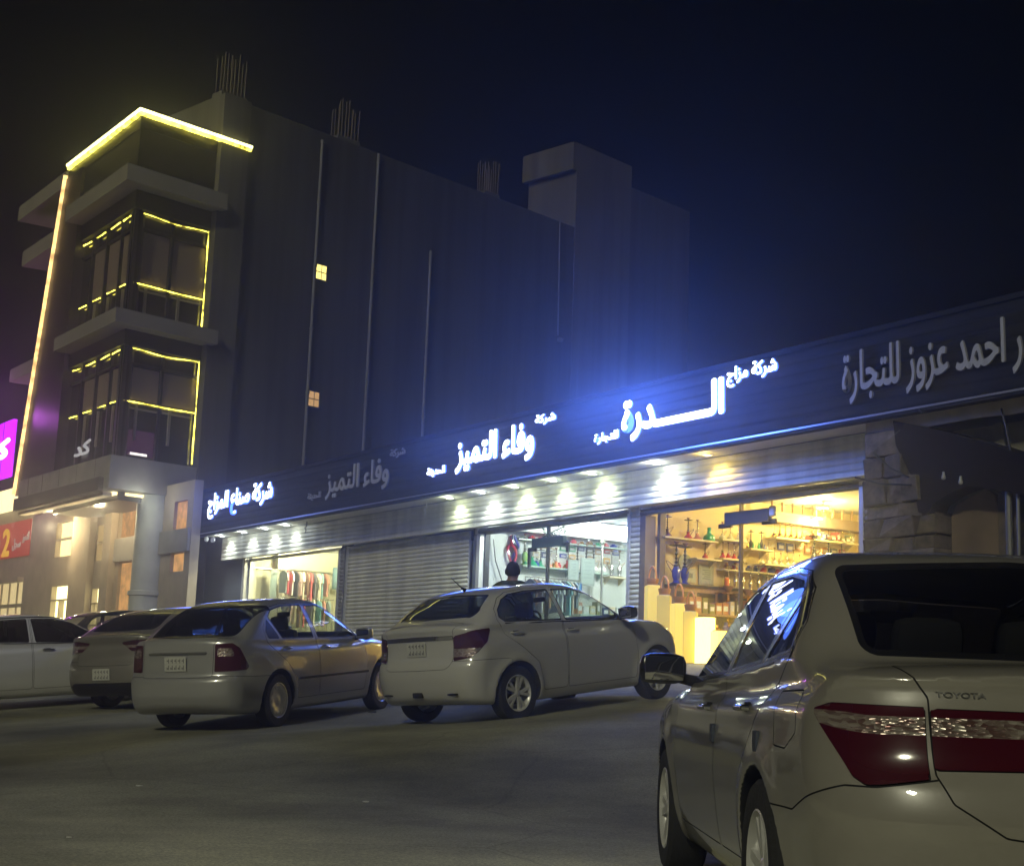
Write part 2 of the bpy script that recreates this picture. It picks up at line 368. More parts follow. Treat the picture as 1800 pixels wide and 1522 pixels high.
def make_car(p, label, M, res=.03, cat='car', group=None, name='parked_car'):
    """p: shape and panel outlines, car axes x forward (0 = rear axle), y left, z up"""
    root = thing(name, label, cat, group=group)
    fn = car_shape(p)
    lo = (p['xr']-.06, -p['hw']-.06, .10); hi = (p['xf']+.06, p['hw']+.06, p['height']+.06)
    V, Q = surface_nets(fn, lo, hi, res)
    for _ in range(3):
        g = grad(fn, V); n2 = (g*g).sum(1)+1e-9; V = V-g*(np.clip(fn(*V.T), -.03, .03)/n2)[:, None]
    g = grad(fn, V, .003); N = g/(np.linalg.norm(g, axis=1)[:, None]+1e-12)
    T = np.concatenate([Q[:, [0, 1, 2]], Q[:, [0, 2, 3]]])
    body = TM(V, N, T)
    vote = np.einsum('ij,ij->i', np.cross(V[T[:, 1]]-V[T[:, 0]], V[T[:, 2]]-V[T[:, 0]]), N[T[:, 0]])
    body.T = np.where((vote < 0)[:, None], T[:, ::-1], T)
    gap = p.get('gap', .0035); seams = []
    wr = p['wheel_r']; ra = p['arch_r']; wb = p['wb']
    x, y, z = body.xyz(); cyl = np.minimum(np.hypot(x, z-wr), np.hypot(x-wb, z-wr))-ra
    liner, body = body.split(cyl-.006)
    for h in liner.split(liner.V[:, 0]-wb/2):
        for q in h.split(h.V[:, 1]): q.obj('wheel_arch_liner', M['liner'], root)
    x, y, z = body.xyz(); under, body = body.split(z-p.get('under', .16)); under.obj('underbody', M['liner'], root)
    def cut(tm, field, want_gap=True, gp=None):
        """take the region field<0 out of tm, with a dark seam along its edge"""
        ph = field(*tm.xyz(), tm.N.T); a, b = tm.split(ph)
        if want_gap and len(a.T):
            ph2 = field(*a.xyz(), a.N.T); s, a = a.split(-(ph2+(gp or gap))); seams.append(s)
        return a, b
    # glass
    glasses = []
    for poly, key in p['side_glass']:
        f = lambda x, y, z, n, poly=poly: np.maximum(sdpoly(x, z, poly, .018), .42-np.abs(y))
        a, body = cut(body, f, False); glasses.append((a, key))
    f = lambda x, y, z, n: np.maximum(sdpoly(np.abs(y), z, p['rear_glass'], .05), np.maximum(x-p['rg_x'][1], p['rg_x'][0]-x))
    a, body = cut(body, f, False); rg = a
    f = lambda x, y, z, n: np.maximum(sdpoly(np.abs(y), z, p['wind_glass'], .06), p['ws_x']-x)
    a, body = cut(body, f, False); ws = a
    trim_w = p.get('trim_w', .014)
    for a, key in glasses:
        for sg in (1, -1):
            h, _ = a.split(-sg*a.V[:, 1])
            poly = [q for q, k in p['side_glass'] if k == key][0]
            ph = sdpoly(h.V[:, 0], h.V[:, 2], poly, .018); pane, edge = h.split(ph+trim_w)
            wnd = edge.obj('side_window', M[p.get('trim_mat', 'trim')], root, 0.001)
            pane.obj('pane', M.get(key+'_glass', M['glass']), wnd, -.004)
    ph = np.maximum(sdpoly(np.abs(rg.V[:, 1]), rg.V[:, 2], p['rear_glass'], .05), -9); pane, edge = rg.split(ph+.022)
    rw = edge.obj('rear_window', M['trim'], root); pane.obj('pane', M.get('rear_pane', M['glass']), rw, -.003)
    ph = sdpoly(np.abs(ws.V[:, 1]), ws.V[:, 2], p['wind_glass'], .06); pane, edge = ws.split(ph+.022)
    wsn = edge.obj('windshield', M['trim'], root); pane.obj('pane', M.get('front_glass', M['glass']), wsn, -.003)
    # chrome or black strips given as polylines on the side
    for pts, wd, mk in p.get('strips', []):
        f = lambda x, y, z, n: np.maximum(sdline(x, z, pts)-wd, .42-np.abs(y))
        a, body = cut(body, f, False)
        for q in a.split(a.V[:, 1]): q.obj('side_trim', M[mk], root, .004, .004)
    # lamps
    for nm, field, mk, push in p['lamps']:
        a, body = cut(body, field, True, .003)
        for sg in (1, -1):
            h, _ = a.split(-sg*a.V[:, 1])
            if len(h.T): 
                lamp_parts(h, nm, p, M, root, mk, push)
    for nm, field, mk in p.get('rear_panels', []):
        a, body = cut(body, field, nm != 'number_recess')
        if len(a.T): a.obj(nm, M[mk], root, 0.0)
    # doors, fuel flap
    for nm, poly, rnd in p['doors']:
        f = lambda x, y, z, n: np.maximum(sdpoly(x, z, poly, rnd), .45-(y*p.get('fuel_side', 1) if nm == 'fuel_flap' else np.abs(y)))
        a, body = cut(body, f)
        for sg in (1, -1):
            h, _ = a.split(-sg*a.V[:, 1])
            h.obj(nm, M['paint'], root)
    body.obj('body', M['paint'], root)
    sv = [s for s in seams if len(s.T)]
    if sv:
        off = np.cumsum([0]+[len(s.V) for s in sv[:-1]])
        TM(np.concatenate([s.V for s in sv]), np.concatenate([s.N for s in sv]), np.concatenate([s.T+o for s, o in zip(sv, off)])).obj('panel_gap', M['gap'], root, -.004)
    # wheels
    for wx in (0, wb):
        for sg in (1, -1):
            yy = sg*(p['track']/2); make_wheel(root, wx, yy, wr, wr, p.get('tyre_w', .2), p['rim_style'], M)
    # handles, mirrors
    for (hx, hz) in p['handle_at']:
        for sg in (1, -1):
            yy = surf_y(fn, hx, hz, p['hw'])*sg
            m = MB(); L = .095
            pts = [(hx+L, yy+sg*.0, hz), (hx+L*.85, yy+sg*.026, hz+.002), (hx, yy+sg*.032, hz+.004), (hx-L*.85, yy+sg*.026, hz+.004), (hx-L, yy+sg*.0, hz+.003)]
            m.path(pts, .011, 10); rbox(m, (hx, yy+sg*.028, hz+.003), (L*1.6, .016, .026), .007)
            m.build('door_handle', M[p.get('handle_mat', 'paint')], root, smooth=True)
            c = MB(); rbox(c, (hx-.01, yy-sg*.006, hz), (.1, .016, .05), .007); c.build('handle_cup', M['liner'], root, smooth=True)
    mx, mz = p['mirror']; yy = surf_y(fn, mx, mz-.03, p['hw'])
    for sg in (1, -1):
        m = MB(); rbox(m, (mx+.0, sg*(yy+.15), mz+.04), (.14, .23, .15), .05); 
        mi = m.build('wing_mirror', M[p.get('mirror_mat', 'paint')], root, smooth=True)
        m = MB(); m.tube((mx+.01, sg*(yy-.02), mz-.02), (mx, sg*(yy+.08), mz+.0), .03, .026); m.build('mirror_arm', M['liner'], mi, smooth=True)
        m = MB(); rbox(m, (mx-.068, sg*(yy+.15), mz+.04), (.012, .19, .115), .03); m.build('mirror_glass', M['mirror'], mi, smooth=True)
    # cabin
    hw = p['hw']; fl = MB(); fl.box(-.35, wb-.1, -hw+.28, hw-.28, .22, .30); fl.box(p['xr']+.42, -.25, -hw+.36, hw-.36, .3, p['shelf']-.05); fl.box(wb-.5, wb-.1, -hw+.30, hw-.30, .3, p['shelf']-.14)
    fl.build('cabin_floor', M['interior'], root)
    m = MB(); rbox(m, (wb-.62, 0, p['shelf']-.08), (.45, hw*2-.42, .2), .08); m.build('dashboard', M['interior'], root, smooth=True)
    m = MB(); rbox(m, (-.05, 0, .52), (.5, hw*2-.46, .22), .08); rbox(m, (-.33, 0, .78), (.16, hw*2-.46, .6), .07, roty(-.35)); m.build('rear_bench', M['seat'], root, smooth=True)
    for sy in (.36, -.36, 0)[:p.get('rear_heads', 2)]:
        m = MB(); rbox(m, (-.30, sy, p['shelf']+.09), (.1, .24, .17), .045, roty(-.2)); m.build('headrest', M['seat'], root, smooth=True)
    for sy in (.37, -.37):
        m = MB(); rbox(m, (wb*.5-.15, sy, .5), (.5, .48, .2), .07); rbox(m, (wb*.5-.43, sy, .80), (.13, .46, .62), .06, roty(-.3)); st = m.build('front_seat', M['seat'], root, smooth=True)
        m = MB(); rbox(m, (wb*.5-.56, sy, 1.17*p['height']/1.475), (.1, .25, .18), .05, roty(-.15)); m.build('headrest', M['seat'], st, smooth=True)
    m = MB(); c0 = np.array((wb-.92, .37, p['shelf']-.03)); rt = roty(-1.15+math.pi/2)
    pts = [c0+rt @ np.array((0, .18*math.cos(t), .18*math.sin(t))) for t in np.linspace(0, 2*math.pi, 25)]; m.path(pts, .014, 6); m.tube(c0, c0+np.array((.25, 0, -.1)), .03); m.build('steering_wheel', M['interior'], root, smooth=True)
    m = MB(); rbox(m, (p['wb']*.5+.12, 0, p['height']-.2), (.03, .2, .06), .012); m.build('inside_mirror', M['interior'], root, smooth=True)
    return root, fn
def surf_y(fn, x, z, hw):
    ys = np.linspace(.3, hw+.05, 400); f = fn(np.full(400, x), ys, np.full(400, z)); i = np.where(f > 0)[0]
    i = i[i > 20]; return ys[i[0]] if len(i) else hw
def surf_x_rear(fn, y, z, xr):
    xs = np.linspace(xr-.1, xr+.9, 1500); f = fn(xs, np.full(1500, y), np.full(1500, z)); i = np.where(f < 0)[0]
    return xs[i[0]]
def lamp_parts(h, nm, p, M, root, mk, push):
    if nm in ('tail_lamp', 'boot_lamp') and 'tail_band' in p:
        ph = p['tail_band'](*h.xyz()); band, rest = h.split(ph)
        o = rest.obj('tail_lamp', M[mk], root, push); band.obj('reversing_lens', M['lens'], o, push)
    else: h.obj(nm, M[mk], root, push)
# ------------------------------------------------------------------ frames: F along the shop fronts, R along the tall side wall, L along the corner building's front
P0 = V3(3.5953125, 28.7, 0); E_ = V3(.5428442, -.83983342, 0); N_ = V3(-.83983342, -.5428442, 0)
A0 = V3(-10.30149902, 50.19973557, 0); R_ = V3(.69037076, .72345574, 0); NR = V3(.72345574, -.69037076, 0)
B0 = A0-R_*3.75; L_ = V3(-.57524395, .8179819, 0); NL = V3(-.8179819, -.57524395, 0)
ZZ = V3(0, 0, 1)
def F(t, s, z): return P0+E_*t+N_*s+ZZ*z
def FR(a, o, z): return A0+R_*a+NR*o+ZZ*z
def FL(b, o, z): return B0+L_*b+NL*o+ZZ*z
FSZ = lambda s, z, t: F(t, s, z)
def root_at(name, label, cat, group=None): return thing(name, label, cat, group=group)
def anchor(root, loc):
    """give a thing built in world coordinates an origin at its own base"""
    loc = Vector([float(v) for v in loc]); seen = set()
    def rec(o):
        for c in o.children:
            if c.type == 'MESH' and c.data.name not in seen: seen.add(c.data.name); c.data.transform(Matrix.Translation(-loc))
            elif c.type == 'LIGHT' and c.parent == root: c.location = Vector(c.location)-loc
            rec(c)
    if root.type == 'MESH': root.data.transform(Matrix.Translation(-loc))
    rec(root); root.location = loc
    return root
def lamp(parent, loc, power, col, radius=.05, kind='POINT', aim=None, cone=90, blend=.6, size=None):
    d = bpy.data.lights.new('light', kind); d.energy = power; d.color = col
    if kind == 'AREA': d.size = size or .3
    else: d.shadow_soft_size = radius
    if kind == 'SPOT': d.spot_size = math.radians(cone); d.spot_blend = blend
    o = bpy.data.objects.new('light', d); COL.objects.link(o); o.location = [float(v) for v in loc]
    if aim is not None: o.rotation_euler = Vector([float(v) for v in aim]).to_track_quat('-Z', 'Y').to_euler()
    o.parent = parent
    return o

# ------------------------------------------------------------------ ground
def ground_z(x, y):
    s = (x-P0[0])*N_[0]+(y-P0[1])*N_[1]
    pl = np.where(s < 0, 0, np.maximum(-.094*s, -1.475)); w = sstep(9.4, 14.5, y)
    z = -1.475+(pl+1.475)*w
    return z-.10*np.exp(-((x+.95)**2+(y-17.6)**2)/1.6)
def build_ground():
    def axis(lo, mid0, mid1, hi, d, n):
        return np.concatenate([lo+(mid0-lo)*np.linspace(0, 1, n, endpoint=False)**.5, np.arange(mid0, mid1, d), mid1+(hi-mid1)*np.linspace(0, 1, n)**2])
    xs = axis(-500, -16, 14, 500, .3, 14); ys = axis(-300, 2, 54, 700, .3, 14)
    X, Y = np.meshgrid(xs, ys, indexing='ij'); Z = ground_z(X, Y)
    Z += .012*np.sin(X*1.7+Y*.6)*np.sin(Y*1.1-X*.4)*(np.abs(X) < 15)
    n, m = X.shape; V = np.stack([X, Y, Z], -1).reshape(-1, 3); ii = np.arange(n*m).reshape(n, m)
    Q = np.stack([ii[:-1, :-1], ii[1:, :-1], ii[1:, 1:], ii[:-1, 1:]], -1).reshape(-1, 4)
    me = bpy.data.meshes.new('ground'); me.from_pydata(V.tolist(), [], Q.tolist())
    for p in me.polygons: p.use_smooth = True
    mt = bpy.data.materials.new('asphalt'); mt.use_nodes = True; t = mt.node_tree; b = t.nodes['Principled BSDF']
    tc = t.nodes.new('ShaderNodeTexCoord')
    def noise(sc, det, rough=.6):
        k = t.nodes.new('ShaderNodeTexNoise'); k.inputs['Scale'].default_value = sc; k.inputs['Detail'].default_value = det; k.inputs['Roughness'].default_value = rough
        t.links.new(tc.outputs['Object'], k.inputs['Vector']); return k
    n1 = noise(.45, 9, .62); r1 = t.nodes.new('ShaderNodeValToRGB'); e = r1.color_ramp.elements
    e[0].position = .32; e[0].color = (.16, .16, .127, 1); e[1].position = .68; e[1].color = (.42, .42, .325, 1)
    t.links.new(n1.outputs['Fac'], r1.inputs['Fac'])
    n2 = noise(60, 4, .7); r2 = t.nodes.new('ShaderNodeValToRGB'); e = r2.color_ramp.elements
    e[0].position = .35; e[0].color = (.6, .6, .6, 1); e[1].position = .7; e[1].color = (1.3, 1.28, 1.2, 1)
    t.links.new(n2.outputs['Fac'], r2.inputs['Fac'])
    mx = t.nodes.new('ShaderNodeMix'); mx.data_type = 'RGBA'; mx.blend_type = 'MULTIPLY'; mx.inputs[0].default_value = 1
    t.links.new(r1.outputs[0], mx.inputs[6]); t.links.new(r2.outputs[0], mx.inputs[7])
    n4 = noise(.13, 4, .5); r4 = t.nodes.new('ShaderNodeValToRGB'); e = r4.color_ramp.elements; e[0].position = .35; e[0].color = (.62, .62, .64, 1); e[1].position = .62; e[1].color = (1.15, 1.15, 1.1, 1)
    t.links.new(n4.outputs['Fac'], r4.inputs['Fac']); m4 = t.nodes.new('ShaderNodeMix'); m4.data_type = 'RGBA'; m4.blend_type = 'MULTIPLY'; m4.inputs[0].default_value = 1
    t.links.new(mx.outputs[2], m4.inputs[6]); t.links.new(r4.outputs[0], m4.inputs[7])
    # street-light pool painted into the colour near the camera, fading towards the parking apron
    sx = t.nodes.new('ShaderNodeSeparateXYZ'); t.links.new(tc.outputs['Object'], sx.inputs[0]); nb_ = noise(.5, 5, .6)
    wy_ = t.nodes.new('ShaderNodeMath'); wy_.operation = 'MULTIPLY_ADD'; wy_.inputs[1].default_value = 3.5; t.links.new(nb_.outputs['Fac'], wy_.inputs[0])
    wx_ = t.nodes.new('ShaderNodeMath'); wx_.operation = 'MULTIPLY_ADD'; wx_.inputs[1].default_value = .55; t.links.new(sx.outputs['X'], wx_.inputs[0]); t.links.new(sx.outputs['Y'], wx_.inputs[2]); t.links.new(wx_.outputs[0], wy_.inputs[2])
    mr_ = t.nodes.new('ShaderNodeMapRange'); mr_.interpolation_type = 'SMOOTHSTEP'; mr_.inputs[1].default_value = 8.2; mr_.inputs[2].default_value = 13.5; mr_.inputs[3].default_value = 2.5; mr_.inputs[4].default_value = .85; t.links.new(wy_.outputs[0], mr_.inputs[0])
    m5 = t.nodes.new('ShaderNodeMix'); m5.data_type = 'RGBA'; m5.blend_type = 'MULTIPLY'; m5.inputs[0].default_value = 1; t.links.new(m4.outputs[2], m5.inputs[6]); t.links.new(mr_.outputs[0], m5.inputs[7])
    # hairline cracks
    vo = t.nodes.new('ShaderNodeTexVoronoi'); vo.feature = 'DISTANCE_TO_EDGE'; vo.inputs['Scale'].default_value = .42
    nd = noise(1.3, 5); ad = t.nodes.new('ShaderNodeMix'); ad.data_type = 'VECTOR'; ad.inputs[0].default_value = .16
    t.links.new(tc.outputs['Object'], ad.inputs[4]); t.links.new(nd.outputs['Color'], ad.inputs[5]); t.links.new(ad.outputs[1], vo.inputs['Vector'])
    rc = t.nodes.new('ShaderNodeValToRGB'); e = rc.color_ramp.elements; e[0].position = .001; e[0].color = (.78, .78, .78, 1); e[1].position = .006; e[1].color = (1, 1, 1, 1)
    t.links.new(vo.outputs['Distance'], rc.inputs['Fac'])
    m2 = t.nodes.new('ShaderNodeMix'); m2.data_type = 'RGBA'; m2.blend_type = 'MULTIPLY'; m2.inputs[0].default_value = 1
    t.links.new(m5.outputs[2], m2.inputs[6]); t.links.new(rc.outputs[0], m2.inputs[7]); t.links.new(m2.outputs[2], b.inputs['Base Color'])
    b.inputs['Roughness'].default_value = .78; b.inputs['Specular IOR Level'].default_value = .25
    n3 = noise(22, 6, .7); bp = t.nodes.new('ShaderNodeBump'); bp.inputs['Strength'].default_value = .5; bp.inputs['Distance'].default_value = .03
    t.links.new(n3.outputs['Fac'], bp.inputs['Height']); t.links.new(bp.outputs['Normal'], b.inputs['Normal'])
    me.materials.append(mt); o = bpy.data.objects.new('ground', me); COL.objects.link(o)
    tag(o, 'dusty cracked asphalt lot rising gently towards the shops', 'ground', kind='structure')
build_ground()

# ------------------------------------------------------------------ Arabic lettering
AR = {'ا': (0xFE8D, 2), 'ب': (0xFE8F, 4), 'ة': (0xFE93, 2), 'ت': (0xFE95, 4), 'ث': (0xFE99, 4), 'ج': (0xFE9D, 4), 'ح': (0xFEA1, 4), 'د': (0xFEA9, 2), 'ر': (0xFEAD, 2),
      'ز': (0xFEAF, 2), 'س': (0xFEB1, 4), 'ش': (0xFEB5, 4), 'ص': (0xFEB9, 4), 'ع': (0xFEC9, 4), 'ف': (0xFED1, 4), 'ك': (0xFED9, 4), 'ل': (0xFEDD, 4), 'م': (0xFEE1, 4),
      'ن': (0xFEE5, 4), 'ه': (0xFEE9, 4), 'و': (0xFEED, 2), 'ي': (0xFEF1, 4), 'ء': (0xFE80, 1), 'ـ': (0x0640, 5)}
def arabic(s):
    out = []
    for i, c in enumerate(s):
        if c not in AR: out.append(c); continue
        b, n = AR[c]
        pv = i > 0 and s[i-1] in AR and AR[s[i-1]][1] >= 4 and n > 1
        nx = n >= 4 and i+1 < len(s) and s[i+1] in AR and AR[s[i+1]][1] > 1
        if n == 5: out.append(chr(b)); continue
        out.append(chr(b+((3 if pv else 2) if nx else (1 if pv else 0))))
    return ''.join(out[::-1])
def lettering(name, s, t0, t1, z0, z1, s0, mats, parent, bold=.02, fr=F, depth=.04):
    """raised letters filling t0..t1 by z0..z1 in front of plane s0; face material 0, side material 1"""
    c = bpy.data.curves.new('lettering', 'FONT'); c.body = arabic(s); c.size = 1; c.resolution_u = 4; c.extrude = .5
    o = bpy.data.objects.new('lettering', c); COL.objects.link(o); dg = bpy.context.evaluated_depsgraph_get()
    me = bpy.data.meshes.new_from_object(o.evaluated_get(dg)); bpy.data.objects.remove(o); bpy.data.curves.remove(c)
    n = len(me.vertices); co = np.zeros(n*3, np.float32); me.vertices.foreach_get('co', co); co = co.reshape(-1, 3).astype(float)
    # bold strokes: the same outlines laid over each other a little apart
    fs = [tuple(p.vertices) for p in me.polygons]; shifts = [(0, 0)]+[(math.cos(a)*bold, math.sin(a)*bold) for a in np.arange(8)*math.pi/4]
    V = np.concatenate([co+np.array((dx, dy, .012*i)) for i, (dx, dy) in enumerate(shifts)]); Fc = [tuple(v+n*i for v in f) for i in range(len(shifts)) for f in fs]
    bpy.data.meshes.remove(me); me = bpy.data.meshes.new(name); me.from_pydata(V.tolist(), [], Fc); co = V
    lo, hi = co.min(0), co.max(0); u = (co-lo)/(hi-lo)
    ca = np.array([fr(t0+(t1-t0)*a, s0+depth*k, z0+(z1-z0)*b) for a, b, k in u])
    nz = np.array([p.normal[2] for p in me.polygons])
    me.vertices.foreach_set('co', ca.astype(np.float32).ravel()); me.materials.clear()
    for m in mats: me.materials.append(m)
    me.polygons.foreach_set('material_index', np.where(np.abs(nz) > .7, 0, 1).astype(np.int32)); me.name = name
    me.update(); o = bpy.data.objects.new(name, me); COL.objects.link(o); o.parent = parent
    return o

# ------------------------------------------------------------------ shop row
M_fascia = new_mat('navy_metal_cladding', (.018, .020, .028), .75, .0, spec=.2, vary=.25, vscale=1.2)
M_band = new_mat('pale_ribbed_cladding', (.66, .64, .50), .45, vary=.12, vscale=2, streak=.22)
M_shut = new_mat('shutter_metal', (.58, .56, .43), .5, vary=.16, vscale=1.5, streak=.2)
M_shutd = new_mat('shutter_dark', (.20, .19, .17), .55, vary=.15)
M_plast = new_mat('grey_plaster', (.10, .115, .14), .8, vary=.12, vscale=.8, bump=.2, bscale=12)
M_soff = new_mat('soffit_board', (.62, .60, .50), .6)
M_frame = new_mat('brown_frame', (.13, .095, .075), .45)
M_alu = new_mat('pale_aluminium', (.55, .55, .50), .4, .3)
M_glass = glass_mat('shop_glass', (.97, .98, .97))
M_black = new_mat('black_metal', (.015, .015, .017), .45)
M_roof = new_mat('roof_screed', (.12, .12, .12), .9)
row = root_at('shop_row', 'single storey row of shops with navy ribbed fascia over roller shutters', 'shops')
T0, T1 = -23.2, 12.0
def ribs(s0, z0, z1, pitch, amp, back):
    n = max(1, round((z1-z0)/pitch)); d = (z1-z0)/n; P = []
    for i in range(n):
        z = z0+i*d
        for u, k in ((0, 0), (.10, .15), (.2, .7), (.35, 1), (.65, 1), (.8, .7), (.9, .15)): P.append((s0+amp*k, z+u*d))
    P.append((s0, z1)); return P+[(s0-back, z1), (s0-back, z0)]
m = MB(); m.prism(ribs(1.185, 3.90, 5.25, .19, .018, .12), T0, T1, FSZ); m.box(T0, T1, 1.05, 1.23, 3.82, 3.90, F); m.box(T0, T1, 1.02, 1.22, 5.25, 5.33, F)
m.box(T0-.03, T0, .0, 1.2, 3.87, 5.3, F); m.build('fascia', M_fascia, row)
m = MB(); m.prism([(1.232, 3.868), (1.245, 3.868), (1.245, 3.90), (1.232, 3.90)], T0, T1, FSZ); m.build('fascia_edge', new_mat('edge_trim', (.45, .46, .5), .35, .6), row)
m = MB(); m.box(T0, T1, .30, 1.05, 3.86, 3.90, F); m.build('soffit', M_soff, row)
m = MB(); m.box(-26.9, T1, -9, -.3, 4.9, 5.0, F); m.box(-22.8, T1, -.3, 1.02, 4.90, 5.0, F); m.build('roof', M_roof, row)
m = MB(); m.prism(ribs(.29, 3.22, 3.85, .125, .016, .2), -23.27, 4.80, FSZ); m.box(-23.27, 4.80, .10, .31, 3.13, 3.215, F); m.build('ribbed_band', M_band, row)
m = MB(); m.box(-26.9, -22.05, -.25, 0, -.6, 4.9, F); m.box(-26.9, -26.65, -9, -.25, -.6, 4.9, F); m.build('end_wall', M_plast, row)
m = MB()
for a, b in ((-15.2, -14.95), (-8.15, -7.93)): m.box(a, b, -.25, .0, -.6, 3.25, F)
m.box(-22.05, 12, -.26, .02, 3.2, 4.9, F); m.build('pier', M_plast, row)
m = MB(); m.box(-27, 12, -.25, .45, -.9, -.02, F); m.build('plinth', new_mat('step_stone', (.30, .28, .24), .7, vary=.2, vscale=3), row)
# rooms behind the glass
def room(t0, t1, depth, wall, floor_, ceil_, nm, zc=3.55):
    w = MB(); w.box(t0-.12, t0, -depth, -.25, -.02, zc, F); w.box(t1, t1+.12, -depth, -.25, -.02, zc, F); w.box(t0-.12, t1+.12, -depth-.12, -depth, -.02, zc, F)
    w.build('room_wall', wall, row)
    c = MB(); c.box(t0-.12, t1+.12, -depth-.12, -.25, zc, zc+.1, F); c.build('ceiling', ceil_, row)
    f = MB(); f.box(t0-.12, t1+.12, -depth-.12, -.25, -.12, -.02, F); f.build('floor', floor_, row)
M_w1 = new_mat('cream_wall', (.72, .70, .50), .6); M_w3 = new_mat('white_wall', (.74, .78, .74), .5); M_w4 = new_mat('warm_wall', (.74, .60, .30), .55)
M_tile = new_mat('shop_tiles', (.45, .43, .38), .3); M_ceil = new_mat('ceiling_white', (.75, .75, .7), .6); M_ceil3 = new_mat('ceiling_grey', (.25, .27, .27), .6)
room(-22.0, -15.25, 5.0, M_w1, M_tile, M_ceil, 'a'); room(-7.9, -2.1, 5.2, M_w3, M_tile, M_ceil3, 'b'); room(-1.62, 4.45, 6.2, M_w4, M_tile, M_ceil, 'c')
# glazing
def glazing(t0, t1, zt, mull, frm, label, s0=-.15):
    g = root_at('shop_window', label, 'shop window')
    m = MB(); m.box(t0, t1, s0-.01, s0+.002, .02, zt, F); m.build('pane', M_glass, g)
    m = MB(); m.box(t0-.09, t0, s0-.07, s0+.07, .0, zt+.07, F); m.box(t1, t1+.06, s0-.07, s0+.07, .0, zt+.07, F); m.box(t0, t1, s0-.07, s0+.07, zt, zt+.07, F); m.box(t0, t1, s0-.05, s0+.05, -.02, .02, F)
    for q in mull: m.box(q-.018, q+.018, s0-.05, s0+.03, .02, zt, F)
    m.build('frame', frm, g)
    anchor(g, F((t0+t1)/2, -.15, 0)); return g
glazing(-21.75, -15.26, 3.06, (), M_alu, 'clear shop window of the pale shop hung with clothes')
glazing(-7.75, -2.12, 3.0, (-5.2,), M_black, 'clear shop window of the white-lit shop with the man inside')
glazing(-1.33, 4.40, 3.02, (1.02,), M_frame, 'clear shop window of the yellow-lit shop with the glowing boxes', -.32)
# shutters
def shutter(t0, t1, z0, z1, label, mat, s0=-.06):
    g = root_at('roller_shutter', label, 'roller shutter')
    m = MB(); m.prism(ribs(s0, z0, z1, .105, .032, .03), t0, t1, FSZ); m.build('slats', mat, g)
    for a, b in ((t0-.09, t0), (t1, t1+.09)):
        m = MB(); m.box(a, b, s0-.06, s0+.05, z0, z1, F); m.build('guide_rail', M_alu, g); anchor(g, F((t0+t1)/2, 0, z0)); return g
shutter(-14.84, -8.42, .0, 3.12, 'closed grey roller shutter between the two lit white shops', M_shut)
shutter(-1.98, -1.62, .0, 3.16, 'narrow ribbed shutter strip between the white-lit and yellow-lit shops', M_shut, -.02)
shutter(-15.18, -14.96, .0, 3.1, 'narrow ribbed strip right of the clothes shop window', M_shutd, .01)
shutter(4.50, 4.80, .0, 3.12, 'narrow ribbed strip between yellow-lit shop and stone pillar', M_shutd, .01)
shutter(-1.62, 4.52, 2.96, 3.14, 'rolled up shutter hanging over the yellow-lit shop window', M_shutd, .03)
shutter(-7.92, -2.02, 3.0, 3.13, 'rolled up shutter over the white-lit shop window', M_shutd, .0)
m = MB(); m.box(-1.60, -1.42, -.2, .06, 0, 2.95, F); o = m.build('door_post', M_frame); tag(anchor(o, F(-1.5, 0, 0)), 'dark brown door post at left edge of the yellow-lit shop', 'post')
m = MB(); m.box(-22.05, -21.86, -.2, .06, 0, 3.13, F); o = m.build('door_post', M_alu); tag(anchor(o, F(-21.9, 0, 0)), 'pale metal post at left edge of the clothes shop', 'post')
m = MB(); m.box(-7.93, -7.78, -.2, .05, 0, 3.0, F); o = m.build('door_post', M_alu); tag(anchor(o, F(-7.85, 0, 0)), 'grey metal post between closed shutter and white-lit shop', 'post')
anchor(row, F(-6, 0, 0))

# ------------------------------------------------------------------ signs
M_lit = emit_mat('lit_letter_face', (.86, .92, 1.), 5.); M_litside = emit_mat('lit_letter_return', (.05, .13, 1.), 6.)
M_unlit = new_mat('unlit_letter', (.42, .43, .46), .5); M_unlits = new_mat('unlit_return', (.25, .25, .28), .5)
def sign(label, parts, lit):
    g = root_at('shop_sign', label, 'sign'); mats = (M_lit, M_litside) if lit else (M_unlit, M_unlits)
    for nm, s, t0, t1, z0, z1, bold in parts: lettering(nm, s, t0, t1, z0, z1, 1.225, mats, g, bold)
    p = parts[0]
    if lit:
        for k in range(4): lamp(g, F(p[2]+(p[3]-p[2])*(k+.6)/4, 2.6, 4.55), lit*.95*(.20, .22, .26, .32)[k], (.085, .20, 1.), .5)  # unseen blue lamps added in mid-air ahead of the letters for the halo
    anchor(g, F((p[2]+p[3])/2, 1.22, p[4])); return g
sign('lit white one line sign farthest left, over the clothes shop', [('lettering', 'شركة صناع المزاج', -22.30, -17.35, 4.30, 5.12, .035)], 130)
sign('unlit grey sign of the same words over the closed shutter', [('main_lettering', 'وفاء التميز', -13.85, -10.30, 4.20, 5.02, .02), ('small_lettering', 'شركة', -10.28, -9.50, 4.93, 5.17, .015), ('small_lettering', 'الحديثة', -14.95, -14.15, 4.27, 4.48, .015)], False)
sign('lit white sign over the shop with the man inside', [('main_lettering', 'وفاء التميز', -7.05, -3.80, 4.22, 5.08, .04), ('small_lettering', 'شركة', -3.78, -3.02, 4.93, 5.17, .03), ('small_lettering', 'الحديثة', -8.36, -7.52, 4.27, 4.50, .03)], 170)
sign('largest lit white sign with one long drawn stroke, over the yellow-lit shop', [('main_lettering', 'الـــــــدرة', -.72, 2.30, 4.20, 5.08, .045), ('small_lettering', 'شركة مزاج', 2.37, 3.66, 4.84, 5.22, .03), ('small_lettering', 'للتجارة', -1.62, -.82, 4.27, 4.50, .03)], 900)
